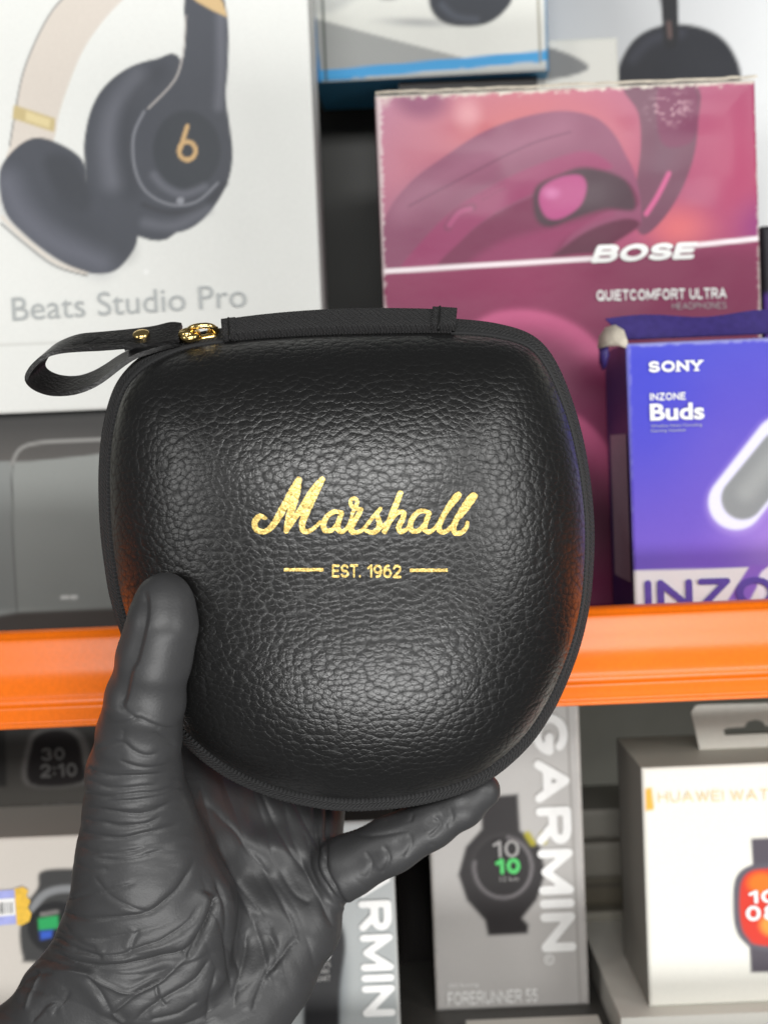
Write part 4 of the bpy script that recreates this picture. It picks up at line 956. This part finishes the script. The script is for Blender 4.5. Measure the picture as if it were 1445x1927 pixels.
tube('pull_ring', ell(380, 625, 26, 12, -0.08, -0.006, 0.004), 0.0011, M['brass'], case, True, 10)
tube('pull_link', ell(357, 629, 15, 7, -0.1, -0.0085, -0.003), 0.0012, M['brass'], case, True, 10)
tube('link_bar', [P(340, 630, YS-0.010), P(352, 629.5, YS-0.011), P(364, 628.5, YS-0.010)], 0.0015, M['brass'], case)
sl = P(np.array([344, 362, 384, 404, 411]), np.array([642, 640, 637.5, 634, 632]), YS-0.0055)
tube('slider', sl, [0.0013, 0.0019, 0.0016, 0.0019, 0.0010], M['brass'], case, seg=10)
tube('slider_bridge', P(np.array([392, 399, 406, 411]), np.array([632, 615, 618, 631]), YS-0.004), 0.0011, M['brass'], case, seg=10)

# ================================================================== THE GLOVED HAND
def rc_sd(X, a, b, ra, rb):
    ab = b-a; L = (ab*ab).sum(); t = np.clip(((X-a)*ab).sum(-1)/L, 0, 1)
    return np.linalg.norm(X-(a+t[..., None]*ab), axis=-1)-(ra+(rb-ra)*t)
mm = 0.001
def pt(px, py, Y): return P(px, py, Y).astype(np.float32)
prims = []          # (a, b, ra, rb, blend)
def chain(pts, k):
    for i in range(len(pts)-1):
        a, b = pts[i], pts[i+1]; prims.append((pt(*a[:3]), pt(*b[:3]), a[3]*mm, b[3]*mm, k*mm))
# thumb, thenar
chain([(311, 1136, .4535, 10.6), (305, 1180, .4525, 11.6), (290, 1240, .455, 12.2), (273, 1320, .461, 13.2), (262, 1385, .468, 14.2), (254, 1460, .476, 16.5), (262, 1540, .484, 20), (272, 1620, .489, 23.5), (262, 1700, .493, 25), (240, 1790, .498, 26)], 7)
chain([(272, 1620, .489, 23), (330, 1700, .494, 22), (330, 1800, .498, 24)], 10)
# palm
chain([(330, 1560, .515, 20), (430, 1600, .527, 17), (520, 1620, .530, 15.5), (590, 1640, .530, 13.5)], 12)
chain([(300, 1700, .503, 22), (420, 1720, .520, 18), (520, 1730, .520, 17), (575, 1735, .521, 13.5)], 12)
chain([(280, 1830, .503, 24), (380, 1850, .512, 20), (470, 1840, .513, 18), (515, 1820, .514, 15)], 12)
chain([(596, 1660, .525, 11), (565, 1750, .520, 13.5), (505, 1840, .513, 16), (430, 1930, .508, 19)], 10)
chain([(330, 1490, .522, 19), (430, 1510, .540, 17), (520, 1535, .543, 15), (590, 1575, .538, 12.5)], 12)
chain([(350, 1400, .535, 15), (440, 1430, .553, 14), (540, 1470, .556, 13), (600, 1520, .548, 11)], 12)
# wrist and forearm
chain([(240, 1790, .500, 25), (160, 1890, .503, 23), (60, 2010, .507, 24), (-60, 2180, .512, 26)], 12)
chain([(430, 1900, .510, 20), (380, 1980, .510, 21), (260, 2120, .514, 24), (150, 2280, .520, 26)], 12)
chain([(300, 1880, .508, 24), (200, 2020, .511, 25), (80, 2180, .516, 27)], 14)
# little finger, along the lower edge of the case
chain([(600, 1660, .527, 12.5), (655, 1630, .520, 11.9), (735, 1590, .516, 10.8), (810, 1548, .514, 9.8), (868, 1513, .513, 9.0), (908, 1488, .514, 7.0)], 4)
# ring, middle and index fingers behind the case
chain([(540, 1560, .545, 12), (610, 1440, .560, 11), (690, 1320, .566, 10), (730, 1240, .563, 8.5)], 5)
chain([(450, 1520, .545, 12), (500, 1380, .562, 11.5), (560, 1230, .572, 10.5), (590, 1140, .568, 9)], 5)
chain([(370, 1480, .540, 12), (380, 1330, .557, 11.5), (410, 1180, .567, 10.5), (430, 1090, .564, 9)], 5)
allp = np.array([p for q in prims for p in q[:2]])
h = 0.0006
lo = np.array([P(-90, 1500, .5)[0], allp[:, 1].min()-0.016, P(300, 2090, .5)[2]]); hi = np.array([allp[:, 0].max()+0.016, allp[:, 1].max()+0.030, allp[:, 2].max()+0.016])
dims = np.ceil((hi-lo)/h).astype(int)
ax_ = [lo[i]+h*np.arange(dims[i]) for i in range(3)]
Fd = np.full(dims, 0.05, np.float32)
for a, b, ra, rb, k in prims:
    R = max(ra, rb)+k+0.006
    mn = np.maximum(((np.minimum(a, b)-R-lo)/h).astype(int), 0); mx = np.minimum(((np.maximum(a, b)+R-lo)/h).astype(int)+1, dims)
    if (mx <= mn).any(): continue
    sl_ = tuple(slice(mn[i], mx[i]) for i in range(3))
    X = np.stack(np.meshgrid(*[ax_[i][sl_[i]].astype(np.float32) for i in range(3)], indexing='ij'), -1)
    d = rc_sd(X, a, b, ra, rb).astype(np.float32); f = Fd[sl_]
    hh = np.clip(0.5+0.5*(f-d)/k, 0, 1); Fd[sl_] = f*(1-hh)+d*hh-k*hh*(1-hh)*0.55
# press the hand against the case: carve the case volume out of it
gx, gz = np.meshgrid(ax_[0], ax_[2], indexing='ij'); s_i, s_o, r_ = radial(gx, gz)
yf = YS-BH-hgt(s_i); yr = YS+BH+hgt(s_i)*0.95
Rl = r_/np.maximum(s_o, 1e-6)
Y3 = ax_[1][None, :, None].astype(np.float32)
yf, yr, s_i, s_o, Rl = [v.astype(np.float32) for v in (yf, yr, s_i, s_o, Rl)]
dome = np.maximum(np.maximum(yf[:, None, :]-Y3, Y3-yr[:, None, :])*np.float32(0.8), ((s_i-1)*Rl*np.float32(0.8))[:, None, :])
bandv = np.maximum((np.abs(Y3-YS)-BH-0.003).astype(np.float32), ((s_o-1)*Rl)[:, None, :])
dc = np.minimum(dome, bandv)-np.float32(0.0009); del dome, bandv
Fd = np.maximum(Fd, -dc); del dc
def surface_nets(F, lo, h):
    s = F < 0; n = np.array(F.shape)-1
    cnt = np.zeros(n, np.int8)
    for i in (0, 1):
        for j in (0, 1):
            for k in (0, 1): cnt += s[i:n[0]+i, j:n[1]+j, k:n[2]+k]
    act = (cnt > 0) & (cnt < 8); ids = np.argwhere(act); vid = np.full(n, -1, np.int32); vid[act] = np.arange(len(ids))
    acc = np.zeros((len(ids), 3)); c = np.zeros(len(ids)); cor = [(i, j, k) for i in (0, 1) for j in (0, 1) for k in (0, 1)]
    for a in cor:
        for ax in range(3):
            if a[ax] == 1: continue
            b = list(a); b[ax] = 1; fa = F[tuple((ids+a).T)]; fb = F[tuple((ids+b).T)]; m = (fa < 0) != (fb < 0)
            t = np.where(m, fa/np.where(m, fa-fb, 1), 0); p = np.tile(np.array(a, float), (len(ids), 1)); p[:, ax] = t
            acc[m] += p[m]; c[m] += 1
    V = lo+h*(ids+acc/c[:, None]); Q = []
    for ax in range(3):
        u, v = [(1, 2), (2, 0), (0, 1)][ax]
        A = [slice(None)]*3; B = [slice(None)]*3; A[ax] = slice(0, -1); B[ax] = slice(1, None)
        sa = s[tuple(A)]; sb = s[tuple(B)]; e = np.argwhere(sa != sb); e = e[(e[:, u] > 0) & (e[:, v] > 0) & (e[:, u] < n[u]) & (e[:, v] < n[v])]
        du = np.zeros(3, int); du[u] = 1; dv = np.zeros(3, int); dv[v] = 1
        q = np.stack([vid[tuple((e-du-dv).T)], vid[tuple((e-dv).T)], vid[tuple(e.T)], vid[tuple((e-du).T)]], 1)
        fl = ~sa[tuple(e.T)]; q[fl] = q[fl][:, ::-1]; Q.append(q)
    return V, np.vstack(Q)
HV, HF = surface_nets(Fd, lo, h)
HF = HF[(HF >= 0).all(1)]
E = np.vstack([HF[:, [0, 1]], HF[:, [1, 2]], HF[:, [2, 3]], HF[:, [3, 0]]])
def smooth_field(A, it, k=0.5):
    deg = np.bincount(E.ravel(), minlength=len(HV)).astype(float); deg[deg == 0] = 1
    for _ in range(it):
        S = np.stack([np.bincount(E[:, 0], A[E[:, 1], c], len(HV))+np.bincount(E[:, 1], A[E[:, 0], c], len(HV)) for c in range(A.shape[1])], 1)
        A = A*(1-k)+k*S/deg[:, None]
    return A
HV = smooth_field(HV, 26)
def vnormals(V):
    n = np.cross(V[HF[:, 2]]-V[HF[:, 0]], V[HF[:, 3]]-V[HF[:, 1]]); A = np.stack([sum(np.bincount(HF[:, k], n[:, c], len(V)) for k in range(4)) for c in range(3)], 1)
    return A/(np.linalg.norm(A, axis=1)[:, None]+1e-15)
nrm = smooth_field(vnormals(HV), 8); nrm /= np.linalg.norm(nrm, axis=1)[:, None]+1e-12
hx, hy = W2P(HV); Q2 = np.stack([hx, hy], 1); facing = sstep(0.0, 0.35, -nrm[:, 1])
disp = np.zeros(len(HV))
# glove folds, traced: (points, depth mm, width px, ridge side)
folds = [
 ([(195, 1363), (236, 1357), (261, 1353), (284, 1361), (312, 1368), (338, 1366)], .55, 5, 1), ([(221, 1320), (240, 1338), (261, 1355)], .5, 5, 1),
 ([(180, 1413), (207, 1403), (230, 1400), (248, 1411), (275, 1421), (302, 1419)], .55, 5, 1), ([(288, 1376), (304, 1390), (328, 1405)], .5, 5, 1), ([(230, 1398), (232, 1369)], .35, 4, 1),
 ([(164, 1446), (189, 1455), (227, 1462), (271, 1460), (318, 1454)], .8, 6, 1), ([(227, 1430), (252, 1440), (283, 1444), (324, 1441)], .6, 5, 1),
 ([(161, 1468), (189, 1477), (227, 1484), (261, 1482), (302, 1477)], .6, 5, 1), ([(157, 1492), (195, 1496), (252, 1495), (302, 1490), (336, 1474)], .8, 6, 1),
 ([(202, 1506), (252, 1507), (299, 1500), (333, 1487)], .55, 4.5, 1), ([(157, 1515), (202, 1525), (246, 1531), (283, 1526), (336, 1506)], .85, 6, 1),
 ([(154, 1534), (183, 1547), (227, 1554), (271, 1550), (304, 1534)], .85, 6, 1), ([(151, 1562), (176, 1572), (214, 1577), (252, 1573), (302, 1562), (342, 1553)], .95, 7, 1),
 ([(148, 1588), (176, 1603), (208, 1608), (246, 1603), (279, 1594)], .7, 6, 1), ([(176, 1613), (214, 1619), (252, 1616), (317, 1600)], .8, 6, 1), ([(142, 1622), (170, 1632), (204, 1632)], .6, 6, 1),
 ([(118, 1695), (157, 1685), (198, 1674), (261, 1659)], .6, 6, 1), ([(198, 1676), (227, 1695), (252, 1706), (282, 1714)], .5, 5, -1), ([(178, 1650), (198, 1675)], .4, 5, 1),
 ([(110, 1704), (132, 1720), (164, 1726), (220, 1725), (280, 1715), (315, 1692), (346, 1654), (367, 1612)], 1.1, 8, 1),
 ([(100, 1790), (142, 1812), (202, 1818), (252, 1814), (309, 1802), (362, 1777), (396, 1720), (408, 1680)], 2.3, 13, 1), ([(70, 1767), (104, 1761), (145, 1783), (200, 1802)], 1.3, 9, 1),
 ([(202, 1800), (252, 1786), (299, 1768), (346, 1739), (380, 1696)], .9, 7, -1), ([(243, 1789), (252, 1767), (261, 1751)], .7, 5, 1),
 ([(75, 1822), (157, 1829), (175, 1838), (205, 1855), (252, 1865), (309, 1838), (350, 1797)], -1.2, 8, 1), ([(214, 1901), (239, 1880), (271, 1857), (309, 1838)], -1.0, 6, 1), ([(214, 1901), (235, 1923)], -.9, 6, 1), ([(214, 1901), (189, 1868), (162, 1836)], 1.0, 8, 1),
 ([(293, 1849), (299, 1874), (312, 1889)], .8, 5, 1), ([(48, 1902), (69, 1855), (82, 1827)], -1.0, 7, 1), ([(101, 1911), (135, 1860)], .9, 8, 1), ([(280, 1915), (331, 1903), (380, 1884)], .8, 7, 1),
 ([(20, 1868), (60, 1838), (110, 1826)], .9, 9, 1), ([(60, 1925), (90, 1890), (120, 1880)], .9, 8, -1), ([(120, 1740), (150, 1770), (190, 1784)], .7, 8, 1), ([(250, 1922), (300, 1880), (360, 1850), (400, 1800)], .9, 9, 1),
 ([(388, 1519), (405, 1583), (434, 1650), (477, 1739), (504, 1823)], .9, 10, 1), ([(413, 1540), (456, 1583), (498, 1642), (527, 1692), (555, 1753)], .8, 9, 1),
 ([(405, 1650), (418, 1701), (422, 1751), (426, 1802), (436, 1867)], 1.1, 9, 1), ([(536, 1519), (553, 1583), (574, 1633), (603, 1701), (620, 1730)], .7, 9, 1), ([(489, 1528), (519, 1616), (548, 1675), (572, 1692)], .6, 9, 1),
 ([(595, 1536), (601, 1616), (618, 1667), (643, 1697)], 1.3, 6, 1), ([(616, 1545), (614, 1616), (627, 1663), (652, 1700)], 1.6, 6, -1), ([(575, 1560), (585, 1620), (604, 1670)], .6, 6, 1),
 ([(477, 1907), (489, 1857), (527, 1802), (563, 1758)], 1.0, 9, 1), ([(350, 1802), (375, 1768), (396, 1718), (407, 1684)], 1.6, 9, 1),
 ([(440, 1900), (446, 1850), (460, 1800), (465, 1750)], .8, 9, 1), ([(390, 1920), (400, 1870), (410, 1820)], .8, 9, -1), ([(500, 1750), (520, 1790), (515, 1830)], .6, 8, 1),
 ([(806, 1580), (829, 1552), (816, 1534)], .6, 5, 1), ([(717, 1645), (731, 1616), (719, 1590)], .6, 6, 1), ([(690, 1655), (700, 1625), (688, 1600)], .4, 6, 1), ([(760, 1615), (774, 1590), (768, 1570)], .45, 5, 1), ([(840, 1560), (852, 1538), (846, 1520)], .4, 5, 1), ([(772, 1548), (778, 1530)], .4, 4, 1), ([(640, 1560), (700, 1575), (780, 1560)], .4, 7, 1)]
for pts, dep, wd, sd_ in folds:
    wd = max(wd, 5.5)
    if pts[0][0] > 380 and pts[0][1] in (1519, 1540, 1528, 1536, 1545):      # long fan folds run on under the case
        a0, a1 = np.array(pts[0], float), np.array(pts[1], float); pts = [tuple(a0-(a1-a0)*0.9)]+list(pts); wd = wd*1.35 if wd > 7 else wd
        b0, b1 = np.array(pts[-1], float), np.array(pts[-2], float); pts = list(pts)+[tuple(b0+(b0-b1)*0.5)]
    c = catmull(pts, 4) if len(pts) > 2 else np.array(pts, float)
    m = (hx > c[:, 0].min()-5*wd) & (hx < c[:, 0].max()+5*wd) & (hy > c[:, 1].min()-5*wd) & (hy < c[:, 1].max()+5*wd) & (facing > 0)
    if not m.any(): continue
    q = Q2[m] + np.stack([vnoise(Q2[m][:, 0]*0.03, Q2[m][:, 1]*0.03, 1), vnoise(Q2[m][:, 0]*0.03, Q2[m][:, 1]*0.03, 2)], 1)*3
    d, s_, t = line_dist(q, c); tp = sstep(0, 0.16, t)*(1-sstep(0.84, 1, t)) if dep < 1.2 else sstep(0, 0.08, t)*(1-sstep(0.92, 1, t))
    sdist = d*s_*sd_
    prof_ = -np.exp(-(np.abs(sdist)/(wd*0.48))**1.3)+0.42*np.exp(-((sdist+wd*1.5)/(wd*1.5))**2)+0.12*np.exp(-((sdist-wd*1.8)/(wd*1.6))**2)
    disp[m] += dep*mm*0.9*prof_*tp
# soft creasing along the thumb base, puckers down the wrist
wr = sstep(1420, 1500, hy)*(1-sstep(1600, 1700, hy))*(1-sstep(330, 420, hx))
disp += 0.00014*wr*vnoise(hx*0.012+0.2*vnoise(hx*0.02, hy*0.02, 7), hy*0.16, 3)
cu = sstep(1720, 1860, hy+0.25*(300-hx))*(hx < 700)
disp += cu*0.0007*vnoise(hx*0.013+0.4*vnoise(hx*0.02, hy*0.02, 4), hy*0.024, 5)
ridge = np.abs(vnoise(hx*0.011+2, hy*0.02+0.012*hx, 8)); disp += cu*0.0005*(0.3-np.minimum(ridge, 0.5))
disp += 0.0002*vnoise(hx*0.018, hy*0.018, 12)
def lines_noise(u, v, seed, w_=0.07):
    """thin valleys along the zero lines of a noise"""
    n = vnoise(u, v, seed); g = vnoise(u*0.7+9, v*0.7+3, seed+20); return -np.exp(-(n/w_)**2)*sstep(-0.25, 0.45, g)+0.25*np.exp(-((n-0.2)/0.16)**2)*sstep(-0.25, 0.45, g)
disp += 0.00024*sstep(1400, 1450, hy)*(1-sstep(1610, 1690, hy))*(1-sstep(315, 370, hx))*lines_noise(hx*0.0065, (hy-0.00045*(hx-240)**2*-1)*0.052, 31)*facing
th_ = np.arctan2(hy-1330, hx-330); rr_ = np.hypot(hx-330, hy-1330)
fan = sstep(370, 420, hx)*(1-sstep(590, 640, hx))*sstep(1440, 1500, hy)*(1-sstep(1790, 1880, hy))*facing
ca = 0.89*hx-0.454*hy; al_ = 0.454*hx+0.89*hy
for per, amp, sd_ in ((52.0, 0.0011, 51), (33.0, 0.0002, 57)):
    v_ = np.abs(np.sin(np.pi*(ca/per+0.55*vnoise(ca*0.012, al_*0.005, sd_)+0.0016*al_)))
    disp += amp*fan*(0.35-np.power(1-v_, 3))*(0.45+0.55*vnoise(ca*0.016, al_*0.004, sd_+2))
pk = sstep(640, 690, hx)*(1-sstep(890, 930, hx))*(hy > 1440)*facing
ua = (hx*0.86-hy*0.5); va = (hx*0.5+hy*0.86); disp += 0.00012*pk*lines_noise(ua*0.030, va*0.011, 35, 0.08)
lw = sstep(1690, 1760, hy)*(1-sstep(430, 520, hx))*facing; ub = hx*0.9-hy*0.42; vb = hx*0.42+hy*0.9
r2 = np.hypot(hx-215, hy-1440); a2 = np.arctan2(hy-1440, hx-215)
for per, amp, sd_ in ((52.0, 0.0008, 61), (31.0, 0.0002, 67)):
    v_ = np.abs(np.sin(np.pi*(r2/per+0.7*vnoise(a2*2.2, r2*0.010, sd_))))
    disp += amp*lw*sstep(250, 300, r2)*(0.35-np.power(1-v_, 3))*(0.4+0.6*vnoise(a2*3.0, r2*0.014, sd_+2))
# flattened left face of the thumb with the raised seam edge
c = catmull([(238, 1345), (253, 1270), (266, 1243), (281, 1179), (285, 1143), (281, 1098)], 5); d, s_, t = line_dist(Q2, c)
lm = (hx > 180) & (hx < 330) & (hy > 1085) & (hy < 1350) & (facing > 0); lf_ = (s_ < 0) if True else None
left = Q2[:, 0] < np.interp(hy, c[::-1, 1], c[::-1, 0])
pf = np.where(left, -0.0016*sstep(-2, 13, d)*np.exp(-np.maximum(d-14, 0)/26), 0.0); disp += np.where(lm, pf*sstep(0, .1, t)*(1-sstep(.85, 1, t)), 0)
edge_f = np.where(facing > 0, 1, 0.5)
HV2 = HV+nrm*(disp*np.maximum(facing, 0.35))[:, None]
# keep the glove off the case after folding
m = smooth_field(HV2, 1, 0.3); HV2 = m
M['glove'] = None
m, nt, b = nodes('black_nitrile_glove'); tc = N(nt, 'ShaderNodeTexCoord')
n1 = N(nt, 'ShaderNodeTexNoise', Scale=1100.0, Detail=3.0); n2 = N(nt, 'ShaderNodeTexNoise', Scale=160.0, Detail=5.0)
for n_ in (n1, n2): nt.links.new(tc.outputs['Object'], n_.inputs['Vector'])
mu = N(nt, 'ShaderNodeMath', operation='MULTIPLY_ADD'); nt.links.new(n2.outputs['Fac'], mu.inputs[0]); mu.inputs[1].default_value = 2.0; nt.links.new(n1.outputs['Fac'], mu.inputs[2])
bp = N(nt, 'ShaderNodeBump', Strength=0.25, Distance=0.00025); nt.links.new(mu.outputs[0], bp.inputs['Height']); nt.links.new(bp.outputs['Normal'], b.inputs['Normal'])
r = N(nt, 'ShaderNodeValToRGB'); r.color_ramp.elements[0].color = (0.042, 0.042, 0.043, 1); r.color_ramp.elements[1].color = (0.049, 0.049, 0.051, 1); nt.links.new(n2.outputs['Fac'], r.inputs['Fac']); nt.links.new(r.outputs['Color'], b.inputs['Base Color'])
b.inputs['Roughness'].default_value = 0.44; b.inputs['Specular IOR Level'].default_value = 0.5
hb_ = tuple(float(v) for v in P(150, 1950, .505))
hand = mesh('gloved_hand', HV2, HF.tolist(), m, base=hb_, smooth=True)
tag(hand, 'hand in a wrinkled black nitrile glove gripping the leather case', 'hand')
for o in bpy.data.objects:
    if '_b' in o.keys(): del o['_b']
scene.cycles.use_denoising = True
